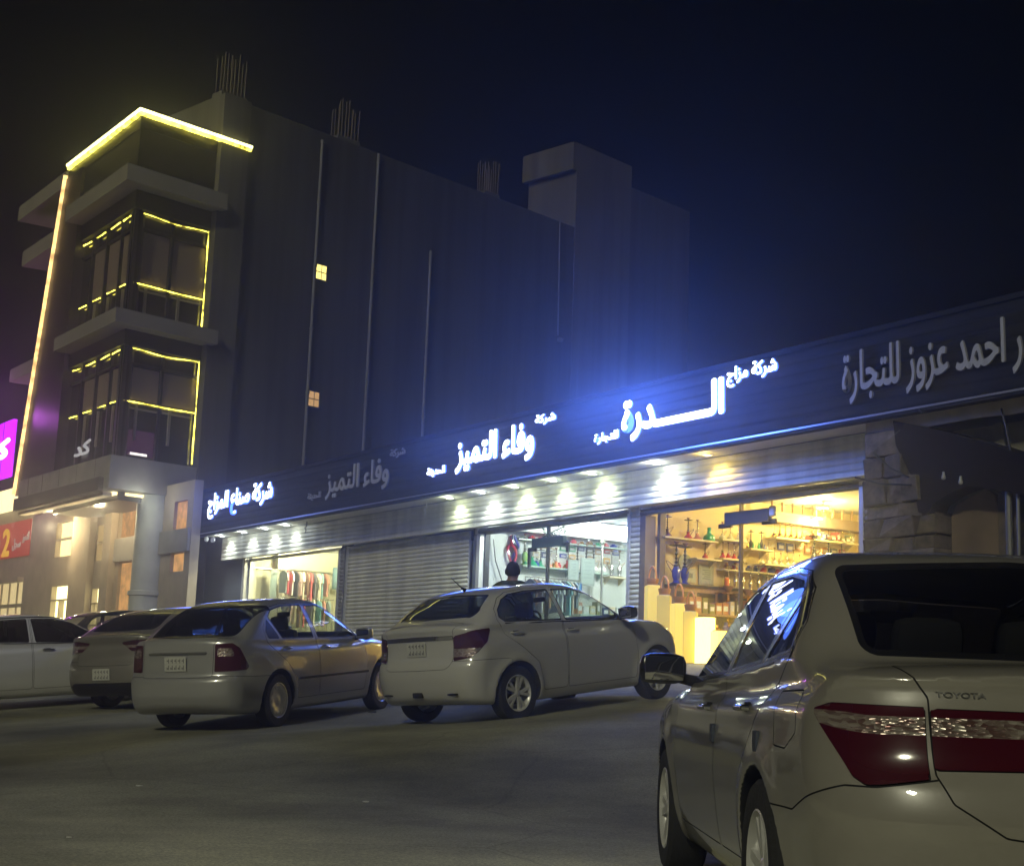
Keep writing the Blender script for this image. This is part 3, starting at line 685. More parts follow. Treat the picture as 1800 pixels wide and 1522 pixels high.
sign('unlit grey sign farthest right, over the ruined stone shop', [('lettering', 'ور احمد عزوز للتجارة', 5.20, 8.95, 4.12, 5.0, .02)], False)

# ------------------------------------------------------------------ soffit downlights
M_rim = new_mat('white_rim', (.8, .8, .78), .4)
def downlight(t, label, col, power, es):
    g = root_at('downlight', label, 'downlight', 'downlights under the fascia')
    o = F(t, .62, 3.845)
    m = MB(); m.lathe([(.10, .015), (.11, 0), (.085, -.012), (.08, .0)], o, 20); m.build('rim', M_rim, g, smooth=True)
    m = MB(); m.lathe([(.08, -.001), (.05, -.008), (0, -.010)], o, 20); m.build('lens', emit_mat('downlight_lens', col, es), g, smooth=True)
    if power:
        lamp(g, F(t, .60, 3.82), power*random.uniform(1.5, 2.2), col, .05, 'SPOT', aim=N_*random.uniform(-.22, -.12)-ZZ*1.0+E_*random.uniform(-.08, .08), cone=124, blend=.75)
        lamp(g, F(t, .70, 3.74), power*.16, col, .07)
    anchor(g, o)
cool, green, warm = (.86, .97, 1.), (.86, 1., .74), (1., .72, .18)
ordn = ['first', 'second', 'third', 'fourth', 'fifth', 'sixth', 'seventh', 'eighth', 'ninth', 'tenth', 'eleventh', 'twelfth']
for i, (t, c, p) in enumerate(((-22.5, cool, 55), (-20.75, cool, 60), (-19.1, cool, 70), (-17.6, cool, 55))):
    downlight(t, f'{ordn[i]} white downlight from the left over the clothes shop', c, p, 14)
for i, (t, c, p) in enumerate(((-8.3, green, 55), (-6.85, cool, 60), (-5.45, green, 60), (-3.95, green, 62), (-2.5, green, 60), (-.40, cool, 95))):
    downlight(t, f'{ordn[i]} white downlight from the closed shutter towards the yellow lamp', c, p, 14)
downlight(1.12, 'only yellow downlight under the fascia, over the yellow-lit shop', warm, 48, 12)

# ------------------------------------------------------------------ tall side wall of the block behind
M_wall = new_mat('dark_rendered_wall', (.066, .066, .07), .85, vary=.14, vscale=.35, bump=.25, bscale=6, streak=.4)
M_wall2 = new_mat('paler_render', (.115, .11, .105), .85, vary=.12, vscale=.6, bump=.2, bscale=6, streak=.3)
M_conc = new_mat('raw_concrete', (.13, .125, .115), .9, vary=.25, vscale=3, bump=.3, bscale=20)
M_rebar = new_mat('rusty_rebar', (.12, .09, .07), .7)
blk = root_at('apartment_block', 'tall windowless dark block behind the shops with bare column stubs on its roof', 'building')
m = MB(); m.box(.55, 18.5, -4, 0, -.5, 19.75, FR); m.build('side_wall', M_wall, blk)
m = MB(); m.box(-.62, .55, -4, .22, -.5, 19.75, FR); m.build('corner_pier', M_wall2, blk)
m = MB(); m.box(18.5, 22.4, -2.9, .03, -.5, 23.7, FR); m.build('stair_tower', M_wall2, blk)
m = MB(); m.box(18.25, 18.5, -3.1, .03, 22.4, 23.68, FR); m.build('tower_slab', M_wall2, blk)
m = MB(); m.box(22.4, 27.0, -9, 0, -.5, 22.7, FR); m.build('raised_wall', M_wall, blk)
for a, b, h in ((-.6, .5, 1.05), (4.75, 5.85, .95), (12.75, 13.65, .9)):
    m = MB(); m.box(a, b, -.6, -.02, 19.75, 19.75+h*.16, FR); st = m.build('column_stub', M_conc, blk)
    m = MB()
    for i in range(7):
        for k in (-.08, -.5):
            x = a+.07+(b-a-.14)*i/6; m.tube(FR(x, k, 19.7), FR(x+random.uniform(-.03, .05), k, 19.8+h*1.75-random.uniform(0, .45)), .026, n=5)
    m.build('rebar', M_rebar, st)
for a, z0, z1 in ((3.95, 3.9, 19.4), (6.75, 3.9, 19.7), (9.75, 3.9, 16.5)):
    m = MB(); m.tube(FR(a, .09, z0), FR(a, .09, z1), .06, n=10)
    for z in np.arange(z0+1, z1, 2.4): m.tube(FR(a, .09, z), FR(a, .09, z+.08), .08, n=10)
    m.build('drain_pipe', new_mat('grey_pipe', (.17, .17, .18), .5) if a < 4 else bpy.data.materials['grey_pipe'], blk)
m = MB(); m.path([FR(17.45, .05, 19.7), FR(17.5, .06, 17), FR(17.55, .05, 14.6)], .035, 6); m.lathe([(0, -.12), (.13, -.05), (.15, .05), (0, .12)], FR(17.65, .1, 14.4), 12); m.build('hanging_cable', bpy.data.materials['grey_pipe'], blk)
M_win_y = emit_mat('yellow_lit_window', (1., .82, .22), 2.2); M_win_t = emit_mat('tan_lit_window', (.85, .50, .20), .75)
for a, z, mt in ((4.3, 14.35, M_win_y), (4.3, 9.55, M_win_t)):
    m = MB(); m.box(a-.30, a+.30, -.0, .05, z-.33, z+.33, FR); fm = m.build('window', M_wall2, blk)
    m = MB(); m.box(a-.25, a+.22, .052, .058, z-.27, z+.27, FR); m.build('pane', mt, fm)
    m = MB(); m.box(a-.02, a+.0, .058, .07, z-.27, z+.27, FR); m.box(a-.25, a+.22, .058, .07, z-.02, z+.01, FR); m.build('muntin', M_wall2, fm)
anchor(blk, FR(9, 0, 0))
# ------------------------------------------------------------------ corner building with the lit roof line
M_dark = new_mat('charcoal_panel', (.024, .022, .022), .35, vary=.2, vscale=.7)
M_ledge = new_mat('warm_grey_ledge', (.25, .235, .20), .7, vary=.1, vscale=1)
M_stone = new_mat('beige_stone', (.40, .34, .26), .75, vary=.15, vscale=1.5)
M_stoned = new_mat('grey_stone', (.30, .29, .27), .75, vary=.15, vscale=1.5)
M_dglass = new_mat('dark_glazing', (.030, .025, .022), .06, spec=.8)
M_led = emit_mat('yellow_led', (1., .86, .10), 4.2, .85); M_ledh = emit_mat('hot_led', (1., .95, .35), 8., .3); M_ledw = emit_mat('amber_led', (1., .62, .22), 2.2, .45)
cb = root_at('corner_building', 'dark glazed corner building outlined with yellow light strips', 'building')
LB = 6.4     # width of its left face
def both(m, o, z0, z1, bl=LB, a1=-.45, th=.5):
    """an L-shaped slab wrapping the corner, reaching o metres out from both faces"""
    c_out = corner(o); c_in = corner(-th)
    pts = [FL(bl, o, 0), c_out, FR(a1, o, 0), FR(a1, -th, 0), c_in, FL(bl, -th, 0)]
    m.prism([(p[0], p[1]) for p in pts], z0, z1, lambda x, y, z: V3(x, y, z))
def corner(o):
    """where the two faces, each pushed out by o, meet"""
    p = B0+NL*o; q = A0+NR*o; M2 = np.array([[L_[0], -R_[0]], [L_[1], -R_[1]]]); k = np.linalg.solve(M2, (q-p)[:2]); return p+L_*k[0]

m = MB(); m.prism([p[:2] for p in (FL(7.0, -.45, 0), corner(-.45), FR(.3, -.45, 0), FR(.3, -3, 0), FL(7.0, -4, 0))], 5.0, 17.6, lambda x, y, z: V3(x, y, z)); m.build('core_wall', M_dark, cb)
for z0, z1 in ((15.75, 17.95), (10.1, 10.75), (14.80, 15.5)):
    m = MB(); both(m, -.02 if z0 > 15.6 else -.08, z0, z1); m.build('spandrel', M_dark, cb)
m = MB(); both(m, .0, 17.55, 18.1, 7.2, .5); m.build('roof_slab', M_dark, cb)
for z0, z1 in ((15.42, 15.98), (10.62, 11.1)):
    m = MB(); both(m, .55, z0, z1, 5.4, -.42); m.build('ledge', M_ledge, cb)
# roof light strip
def lstrip(nm, pts, r, mt):
    m = MB(); m.path(pts, r, 8); m.build(nm, mt, cb)
c = corner(.06)
def bar(nm, p, q, w, h, mt):
    m = MB(); p = np.array(p); q = np.array(q); d = (q-p)/np.linalg.norm(q-p); sd = np.cross(d, ZZ)
    for_ = lambda a, b, c_: p+d*a+sd*b+ZZ*c_
    m.box(0, np.linalg.norm(q-p), -w/2, w/2, -h/2, h/2, for_); m.build(nm, mt, cb)
bar('light_strip', FL(7.1, .06, 18.05), c+ZZ*18.05, .1, .17, M_led); bar('light_strip', c+ZZ*18.05, FR(.62, .26, 18.02), .1, .18, M_led)
bar('light_strip', FL(7.1, .13, 18.13), corner(.13)+ZZ*18.10, .05, .08, M_ledh); bar('light_strip', corner(.13)+ZZ*18.13, FR(.62, .33, 18.07), .05, .08, M_ledh)
# glazed floors
def floor_glass(z0, z1, rail):
    m = MB(); m.box(.05, 5.9, -.32, -.28, z0, z1, FL); m.box(-3.55, -.5, -.32, -.28, z0, z1, FR); gl = m.build('glazing', M_dglass, cb)
    m = MB(); cc = corner(-.15)
    m.prism([(cc+L_*.42)[:2], cc[:2], (cc+R_*.30)[:2], (corner(-.4)+R_*.3)[:2], (corner(-.4)+L_*.42)[:2]], z0, z1, lambda x, y, z: V3(x, y, z))
    for b in (1.5, 2.9, 4.3, 5.7): m.box(b-.05, b+.05, -.3, -.18, z0, z1, FL)
    for a in (-2.03, -.52): m.box(a-.05, a+.05, -.3, -.18, z0, z1, FR)
    m.box(.4, 5.9, -.3, -.2, z1-.62, z1-.52, FL); m.box(-3.4, -.5, -.3, -.2, z1-.62, z1-.52, FR)
    m.build('mullion', M_dark, cb)
    wob = lambda k: .035*math.sin(k*2.3)
    # led strips inside the frames: top, rail and one side
    for b in (.5, 1.55, 2.95, 4.35):
        ln = 1.0 if b > .6 else .9; lstrip('led_strip', [FL(b+ln*u, -.17, z1-.12+.02*math.sin(u*3+b)) for u in (.1, .4, .7, .95)], .022, M_led)
    lstrip('led_strip', [FR(-3.42+2.85*u, -.17, z1-.06-.05*math.sin(u*math.pi)**2+.012*math.sin(u*9)) for u in np.linspace(0, 1, 12)], .018, M_led)
    lstrip('led_strip', [FR(-.60, -.17, z1-.02), FR(-.63, -.16, z1-.6), FR(-.60, -.17, z1-1.6), FR(-.64, -.16, rail-1.0), FR(-.62, -.17, rail-1.75)], .026, M_led)
    lstrip('led_strip', [FR(-3.45+2.8*u, -.17, rail+.008*math.sin(u*8)) for u in np.linspace(0, 1, 9)], .022, M_led)
    for b in (.45, 1.65, 3.05, 4.45): lstrip('led_strip', [FL(b, -.17, rail), FL(b+.75, -.17, rail+.02)], .02, M_led)
    bmt = bpy.data.materials.get('balustrade_metal') or new_mat('balustrade_metal', (.30, .27, .22), .4, .4)
    for args in [(a, a+.09, -.27, -.2, rail-1.25, rail-.08, FR) for a in (-2.95, -1.65)]+[(-3.2, -2.1, -.27, -.22, rail-.22, rail-.16, FR), (-1.9, -.7, -.27, -.22, rail-.20, rail-.14, FR)]+[(b, b+.1, -.27, -.2, rail-1.3, rail-.08, FL) for b in (1.0, 2.4, 3.7)]:
        m = MB(); m.box(*args); m.build('balustrade_bar', bmt, cb)
    # drawn blinds behind the glass reading as brown panels
    m = MB()
    for a0, a1 in ((-3.25, -2.1), (-1.95, -.6)): m.box(a0, a1, -.279, -.272, rail+.1, z1-.65, FR)
    for b0, b1 in ((.5, 1.42), (1.58, 2.8), (3.0, 4.2)): m.box(b0, b1, -.279, -.272, rail+.1, z1-.65, FL)
    m.build('blind', new_mat('brown_blind', (.22, .165, .125), .6) if 'brown_blind' not in bpy.data.materials else bpy.data.materials['brown_blind'], cb)
floor_glass(11.1, 14.75, 12.25); floor_glass(6.35, 10.1, 8.25)
# violet lit room behind the lower right pane, and white letters stuck on the lower left glass
m = MB(); m.box(-3.2, -2.12, -.269, -.262, 6.5, 7.35, FR); m.build('violet_panel', emit_mat('violet_glow', (.16, .05, .16), .25), cb)
m = MB(); m.box(-3.0, -2.35, -.255, -.245, 6.52, 6.60, FR); m.build('white_lamp', emit_mat('white_strip', (.95, .9, .85), 1.6), cb)
lettering('glass_lettering', 'كد', 2.3, 3.9, 6.75, 7.25, -.16, (emit_mat('white_letter', (.8, .8, .8), .55),)*2, cb, .03, lambda t, s, z: FL(6.6-t, s, z), .03)
# slanted fin with its amber strip
def finp(b0, b1, z, o0, o1): return [FL(b0, o1, z), FL(b1, o1, z), FL(b1, o0, z), FL(b0, o0, z)]
m = MB(); top = finp(5.35, 7.15, 17.6, -1.2, .1); bot = finp(5.6, 9.9, 5.85, -1.2, .1); k = len(m.v); m.v += [tuple(p) for p in top+bot]
for q in ((0, 1, 2, 3), (7, 6, 5, 4), (0, 4, 5, 1), (1, 5, 6, 2), (2, 6, 7, 3), (3, 7, 4, 0)): m.f.append(q); m.m.append(0)
m.build('slanted_fin', M_dark, cb)
m = MB(); m.path([FL(7.15, .13, 17.75), FL(9.9, .13, 5.9)], .085, 8); m.build('amber_strip', M_ledw, cb)
# far ledges of the left wing
for (b0, b1, z0, z1, o) in ((7.5, 13.2, 17.45, 18.05, .02), (7.6, 12.1, 15.3, 15.9, .02), (9.4, 12.3, 10.6, 11.1, .02)):
    m = MB(); m.box(b0, b1, -1.5, o, z0, z1, FL); m.build('far_ledge', M_ledge, cb)
m = MB(); m.box(7.2, 10.9, -6, -1.2, 6.2, 17.4, FL); m.build('left_wing', M_dark, cb)
# canopy slab over the entrance
m = MB(); 
co = corner(.15); m.prism([p[:2] for p in (FL(9.3, .15, 0), co, FR(-.2, .15, 0), FR(-.2, -4.5, 0), FL(9.3, -1.5, 0))], 5.28, 6.36, lambda x, y, z: V3(x, y, z)); m.build('canopy', M_stoned, cb)
m = MB(); 
for b in (1.2, 3.0, 4.8, 6.6, 8.2): m.box(b-.012, b+.012, .15, .158, 5.75, 6.36, FL)
m.box(.3, 9.3, .15, .30, 5.22, 5.66, FL); m.build('canopy_beam', new_mat('dark_beam', (.10, .085, .075), .6), cb)
m = MB(); m.box(.4, 9.25, -.2, .10, 5.08, 5.2, FL); m.build('canopy_underside', M_stone, cb)
for b0, b1 in ((.6, 1.9), (3.0, 5.2)):
    m = MB(); m.box(b0, b1, -1.35, -.3, 5.17, 5.26, FL); m.build('soffit_light', emit_mat('soffit_glow', (1., .82, .42), 2.4) if 'soffit_glow' not in bpy.data.materials else bpy.data.materials['soffit_glow'], cb)
# round column
m = MB(); o = FR(-1.72, -.55, 0); m.lathe([(.60, -.6), (.60, 1.95), (.66, 1.97), (.66, 2.1), (.58, 2.12), (.58, 5.3)], o, 32); m.build('column', new_mat('pale_column', (.50, .51, .46), .6, vary=.12, vscale=2), cb, smooth=True); lamp(cb, FR(-2.9, .55, 4.95), 26, (.95, 1., .80), .15)  # unseen lamp added under the canopy to brighten the column
# ground floor wall, two metres back, with openings
def grid_wall(nm, b0, b1, z0, z1, o0, o1, holes, mt):
    bs = sorted({b0, b1, *[v for h in holes for v in h[:2]]}); zs = sorted({z0, z1, *[v for h in holes for v in h[2:4]]}); m = MB()
    for p, q in zip(bs[:-1], bs[1:]):
        run = None
        for u, v in zip(zs[:-1], zs[1:]):
            hole = any(h[0] <= p and q <= h[1] and h[2] <= u and v <= h[3] for h in holes)
            if hole:
                if run: m.box(p, q, o0, o1, *run, FL); run = None
            else: run = (run[0], v) if run else (u, v)
        if run: m.box(p, q, o0, o1, *run, FL)
    return m.build(nm, mt, cb)
holes = [(8.68, 11.1, 3.75, 5.15), (5.3, 6.45, 3.4, 4.75), (8.62, 11.08, -.2, 2.68), (5.32, 6.55, -.2, 2.45), (1.69, 4.4, 4.1, 5.25), (1.65, 4.1, -.2, 3.23), (-1.6, -.52, 4.07, 5.0), (-1.6, -.5, 2.7, 3.3)]
m = MB(); och = emit_mat('ochre_lit', (1., .52, .17), .62, .3)
for args in ((-1.58, -.55, 4.1, 4.98), (-1.58, -.55, 2.72, 3.28), (1.72, 4.37, 4.12, 5.23), (1.68, 4.07, -.2, 3.2)):
    m = MB(); m.box(args[0], args[1], -2.14, -2.10, args[2], args[3], FL); m.build('recess_glow_panel', och, cb)  # glowing panels stand for lit rooms; their light is put into the colour
grid_wall('arcade_wall', -2.05, 14.25, -.5, 5.6, -2.3, -2.0, holes, M_stone)
for b0, b1 in ((6.6, 8.5), (4.45, 5.2)):
    m = MB(); m.box(b0, b1, -1.99, -1.75, -.5, 5.3, FL); m.build('pilaster', M_stone, cb)
m = MB(); m.box(1.2, 5.2, -1.99, -1.9, 3.25, 4.06, FL); m.box(-2.0, 1.2, -1.99, -1.9, 3.32, 4.05, FL); m.build('arcade_beam', M_stoned, cb)
m = MB(); m.box(1.65, 4.1, -4.2, -4.1, -.5, 5.6, FL); m.box(-2.0, 1.65, -4.2, -4.1, -.5, 5.6, FL); m.box(2.9, 3.1, -4.1, -2.3, -.5, 5.6, FL);  m.build('passage_wall', new_mat('ochre_wall', (.55, .33, .14), .7, vary=.12), cb)
M_paneL = emit_mat('warm_lit_pane', (1., .80, .36), 2.0); M_paneB = emit_mat('bright_shop_pane', (1., .90, .42), 3.6)
for i, h in enumerate(holes[:4]):
    m = MB(); w = .06
    m.box(h[0], h[0]+w, -2.22, -1.98, h[2], h[3], FL); m.box(h[1]-w, h[1], -2.22, -1.98, h[2], h[3], FL); m.box(h[0]+w, h[1]-w, -2.22, -1.98, h[3]-w, h[3], FL); m.box(h[0]+w, h[1]-w, -2.22, -1.98, h[2]+(h[3]-h[2])*.47, h[2]+(h[3]-h[2])*.47+.05, FL)
    if i > 1: 
        m.box(h[0]+w, h[1]-w, -2.22, -1.98, h[3]-.62, h[3]-.57, FL); m.box((h[0]+h[1])/2+.2, (h[0]+h[1])/2+.26, -2.22, -1.98, h[2], h[3]-.62, FL)
    fr_ = m.build('window' if i < 2 else 'shop_door', M_stone, cb)
    m = MB(); m.box(h[0]+w, h[1]-w, -2.2, -2.19, h[2], h[3]-w, FL); m.build('pane', M_paneL if i < 2 else M_paneB, fr_)
m = MB(); m.box(1.68, 2.2, -2.09, -2.05, -.2, 2.2, FL); m.build('passage_door', M_paneB, cb)
m = MB(); m.box(-2.1, 9.3, -4.6, .05, -.62, -.5, FL); m.build('entrance_floor', M_stone, cb)
for b, z, p in ((3.3, 4.7, 650), (3.0, 2.6, 650)):
    lamp(cb, FL(b, -3.2, z), p, (1., .56, .16), .1)
lamp(cb, FL(8.5, -.9, 4.7), 260, (1., .80, .45), .15); lamp(cb, FL(3.5, -.9, 4.7), 170, (1., .80, .45), .15)
anchor(cb, FL(3, -1, -.5))

# ------------------------------------------------------------------ neighbour on the far left: red banner, lit shop, violet sign
nb = root_at('neighbour_building', 'beige two storey building with lit shop at far left edge', 'building')
m = MB(); m.box(14.25, 27, -2.35, -2.05, 3.1, 6.3, FL); m.box(14.25, 14.9, -2.35, -2.05, -.5, 3.1, FL); m.box(14.25, 27, -8, -2.35, 6.2, 6.4, FL); m.build('wall', M_stone, nb)
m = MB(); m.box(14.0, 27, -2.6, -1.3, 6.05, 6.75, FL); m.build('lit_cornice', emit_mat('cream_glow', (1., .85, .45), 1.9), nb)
m = MB(); m.box(14.9, 27, -2.3, -2.27, -.3, 3.1, FL); sw = m.build('shop_window', emit_mat('shop_interior_glow', (1., .78, .36), .85), nb)
m = MB(); 
for b in np.arange(15.0, 25, 1.1): m.box(b, b+.07, -2.26, -2.2, -.3, 3.1, FL)
m.box(14.9, 27, -2.26, -2.2, 1.95, 2.1, FL); m.box(14.9, 27, -2.06, -1.8, 2.95, 3.15, FL); m.build('shop_frame', M_stone, sw)
for i in range(14):
    m = MB(); b = 14.95+i*.33; h = random.uniform(.25, .55); m.box(b, b+.22, -2.24, -2.16, 1.15, 1.15+h, FL)
    m.build('display_item', emit_mat('display_glow', random.choice([(1., .95, .7), (1., .7, .4), (.7, .8, .6), (1., .4, .3)]), random.uniform(.4, 1.6)), sw)
anchor(nb, FL(16, -2.2, -.5))
bn = root_at('banner', 'red shop banner with a gold number two at far left', 'banner')
m = MB(); m.box(14.3, 20.5, -2.04, -2.0, 4.02, 5.52, FL); m.build('sheet', new_mat('glowing_red_vinyl', (.42, .045, .035), .5, emit=(.5, .04, .03), es=.45), bn)  # banner brightness is put into the vinyl and its lettering as a glow
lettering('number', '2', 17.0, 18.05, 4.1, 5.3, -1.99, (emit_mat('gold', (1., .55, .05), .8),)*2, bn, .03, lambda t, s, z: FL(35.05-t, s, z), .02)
for s_, a, b, z0, z1 in (('سجل', 15.5, 16.6, 4.3, 4.8), ('التميز', 14.45, 15.3, 4.55, 5.0), ('العروض', 18.4, 19.9, 4.3, 4.9)):
    if 'ض' in s_: s_ = 'العرس'
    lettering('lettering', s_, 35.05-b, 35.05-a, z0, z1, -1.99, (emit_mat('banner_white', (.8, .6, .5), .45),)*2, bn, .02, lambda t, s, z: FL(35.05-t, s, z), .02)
anchor(bn, FL(16.5, -2, 4.0))
vs = root_at('violet_sign', 'glowing violet sign panel at the far left edge', 'sign')
m = MB(); m.box(11.3, 18, -.15, .0, 6.75, 9.0, FL); m.build('panel', emit_mat('violet_panel_glow', (.62, .01, .95), 1.9), vs)
lettering('lettering', 'كا', 23.2, 25.5, 7.5, 8.3, .01, (emit_mat('violet_white', (1., .85, 1.), 3.),)*2, vs, .06, lambda t, s, z: FL(36.9-t, s, z), .04)
m = MB(); 
for b in (12.4, 13.6, 14.8): m.box(b, b+.03, .0, .02, 6.75, 9.0, FL)
m.build('panel_joint', emit_mat('violet_joint', (.4, 0, .65), 1.), vs)
lamp(vs, FL(13.8, .9, 9.6), 170, (.75, .15, 1.), .3)
anchor(vs, FL(14, 0, 6.7))
# ------------------------------------------------------------------ goods in the shops
def gmat(nm, col, rough=.12, metal=0., es=0.):
    return bpy.data.materials.get(nm) or new_mat(nm, col, rough, metal, emit=col if es else None, es=es, coat=.5)
HC = dict(red=(.55, .03, .03), green=(.02, .35, .16), blue=(.03, .05, .35), orange=(.75, .22, .05), purple=(.10, .04, .14), clear=(.65, .65, .6), black=(.03, .03, .03), pink=(.7, .3, .3), lime=(.25, .45, .10), gold=(.75, .45, .08), silver=(.65, .64, .6), white=(.7, .66, .55))
M_steel = gmat('polished_steel', (.68, .66, .60), .2, 1.); M_brass = gmat('brass', (.80, .55, .16), .22, 1.); M_dkst = gmat('dark_steel', (.07, .07, .07), .35, .8)
HPRO = {}
def hookah_proto(col, stem, shape):
    key = (col, stem, shape)
    if key in HPRO: return HPRO[key], False
    g = thing('hookah', 'hookah', 'hookah'); vm = gmat('glass_'+col, HC[col], .08, 1. if col in ('gold', 'silver') else 0.); sm = {'steel': M_steel, 'brass': M_brass, 'dark': M_dkst}[stem]
    hb = .30
    m = MB()
    if shape == 'bell': m.lathe([(.0, 0), (.135, 0), (.14, .02), (.13, .07), (.095, .13), (.055, .19), (.04, .25), (.05, .28), (.05, .30), (0, .30)], n=20)
    elif shape == 'tall': m.lathe([(.0, 0), (.10, 0), (.105, .03), (.06, .06), (.045, .10), (.07, .2), (.075, .34), (.05, .42), (.035, .45), (0, .45)], n=20); hb = .45
    else: m.lathe([(.0, 0), (.10, 0), (.11, .02), (.125, .09), (.10, .16), (.05, .21), (.04, .27), (.048, .30), (0, .30)], n=20)
    m.build('base', vm, g, smooth=True)
    m = MB(); P = [(.022, hb-.02), (.045, hb), (.045, hb+.03), (.02, hb+.05)]
    z = hb+.05
    for r in (.038, .03, .034, .026):
        P += [(.014, z+.02), (r, z+.05), (.014, z+.08)]; z += .105
    top = z+.03; P += [(.013, top), (.0, top)]
    m.lathe(P, n=14); m.build('stem', sm, g, smooth=True)
    m = MB(); m.lathe([(0, top), (.11, top+.004), (.135, top+.022), (.13, top+.026), (.02, top+.012)], n=20); m.build('tray', sm, g, smooth=True)
    m = MB(); m.lathe([(0, top+.01), (.018, top+.03), (.026, top+.06), (.048, top+.10), (.05, top+.12), (0, top+.115)], n=14); m.build('bowl', gmat('clay_bowl', (.25, .12, .07), .6), g, smooth=True)
    m = MB(); pts = [(.04*math.cos(0)+.0, .0, hb+.02)]
    for k in range(15):
        u = k/14; pts.append((.05+.12*math.sin(u*math.pi), .03*math.sin(u*5), hb+.02+.18*math.sin(u*2.6)-.30*u*u))
    m.path(pts, .011, 6); m.build('hose', gmat('hose_'+('dark' if col in ('red', 'green') else 'tan'), (.03, .03, .035) if col in ('red', 'green') else (.35, .25, .14), .5), g, smooth=True)
    g['h'] = 0.; g['top'] = top+.12; del g['h']
    HPRO[key] = g; return g, True
def hookah(col, stem, shape, t, s, z, H, label, group):
    g, first = hookah_proto(col, stem, shape)
    if not first: g = copy_tree(g)
    k = H/g['top'] if 'top' in g else H; g['label'] = label; g['category'] = 'hookah'; g['group'] = group
    g.location = [float(v) for v in F(t, s, z)]; g.scale = (k*1.45, k*1.45, k); g.rotation_euler = (0, 0, random.uniform(0, 6.28)); return g
WN = {0: 'nearest the door'}
def shelf(nm_label, t, s0, s1, z, d, mat, bracket=True):
    g = root_at('wall_shelf', nm_label, 'shelf'); m = MB(); m.box(t, t+d, -s1, -s0, z-.035, z, F); m.build('board', mat, g)
    if bracket:
        for q in (s0+.1, s1-.1):
            m = MB(); m.prism([(t, z-.035), (t+d*.7, z-.035), (t, z-.20)], -q-.012, -q+.012, lambda a, b, c: F(a, c, b)); m.build('bracket', mat, g)
    return anchor(g, F(t, -(s0+s1)/2, z-.03))
M_shw = new_mat('shelf_cream', (.70, .62, .42), .5); M_shg = new_mat('shelf_glass_green', (.42, .55, .48), .2); M_wood = new_mat('light_wood', (.35, .22, .11), .5, vary=.2)
YL, WL = 'in the yellow-lit shop', 'in the white-lit shop'
tw = -1.60
shelf('upper cream wall shelf nearest the door of the yellow-lit shop', tw, .33, 1.75, 2.56, .34, M_shw); shelf('short cream wall shelf under the green bottle', tw, 1.2, 1.88, 2.19, .3, M_shw)
shelf('upper middle cream wall shelf of three pale vases', tw, 1.9, 2.6, 2.64, .3, M_shw); shelf('middle cream wall shelf of four red hookahs', tw, 1.92, 2.55, 2.24, .3, M_shw)
shelf('upper cream wall shelf of two black hookahs', tw, 2.65, 3.3, 2.50, .34, M_shw); shelf('upper cream wall shelf of golden ware deep inside the shop', tw, 3.38, 4.35, 2.80, .34, M_shw)
shelf('last upper cream wall shelf beside the shop window edge', tw, 4.5, 5.85, 2.84, .4, M_shw); shelf('long low cream wall shelf of small glasses deep inside the shop', tw, 3.0, 5.9, 2.20, .4, M_shw)
G4 = 'hookahs of the yellow-lit shop'; t4 = tw+.19
hookah('purple', 'dark', 'bell', t4, -.50, 2.56, .46, 'dark purple hookah first on the upper shelf by the shop door', G4)
hookah('red', 'dark', 'bell', t4, -1.05, 2.56, .44, 'red hookah with black stem on the upper shelf by the shop door', G4)
hookah('pink', 'steel', 'bell', t4, -1.30, 2.56, .42, 'pale pink hookah last on the upper shelf beside the red one', G4)
m = MB(); m.lathe([(0, 0), (.12, 0), (.13, .05), (.11, .12), (.05, .16), (.035, .24), (.05, .27), (.03, .29), (0, .29)], n=20); o = m.build('bottle', gmat('glass_green', HC['green'], .08), smooth=True); o.location = F(t4, -1.62, 2.56); tag(o, 'green glass bottle with round belly alone at the shelf end', 'bottle')
hookah('red', 'dark', 'round', t4, -1.52, 2.19, .34, 'small red hookah alone on the short shelf', G4)
for i, s in enumerate((1.98, 2.2, 2.42)): hookah('white', 'steel', 'round', t4, -s, 2.64, .36, f'{ordn[i]} pale hookah from the door on the shelf above the red ones', G4)
for i, (s, c) in enumerate(((2.0, 'red'), (2.15, 'red'), (2.31, 'red'), (2.46, 'purple'))): hookah(c, 'steel', 'bell', t4, -s, 2.24, .34, f'{ordn[i]} of four small dark red hookahs in a row on the middle shelf', G4)
for i, s in enumerate((2.78, 3.08)): hookah('black', 'dark', 'tall', t4, -s, 2.50, .40, ('nearer' if i == 0 else 'farther')+' of two black hookahs side by side on the upper shelf', G4)
for i, s in enumerate(np.linspace(3.45, 4.28, 6)): hookah('gold', 'brass', 'round', t4, -s, 2.80, .36+.05*(i % 2), f'{ordn[i]} golden hookah along the deep upper shelf', G4)
for i, s in enumerate(np.linspace(4.62, 5.75, 6)): hookah(('gold', 'white', 'clear')[i % 3], 'brass', 'bell', t4, -s, 2.84, .36+.04*(i % 2), f'{ordn[i]} shiny hookah along the last shelf by the window edge', G4)
for i, s in enumerate(np.linspace(3.1, 4.2, 7)): hookah(('clear', 'white', 'clear')[i % 3], 'steel', 'round', t4, -s, 2.20, .28+.05*(i % 3), f'{ordn[i]} small clear hookah along the long low shelf', G4)
for i, s in enumerate((4.52, 4.95, 5.35)): hookah('black', 'dark', 'tall', t4+.12, -s, 2.20, .78-.05*i, f'{ordn[i]} tall thin black hookah standing in the window beyond the low shelf', G4)
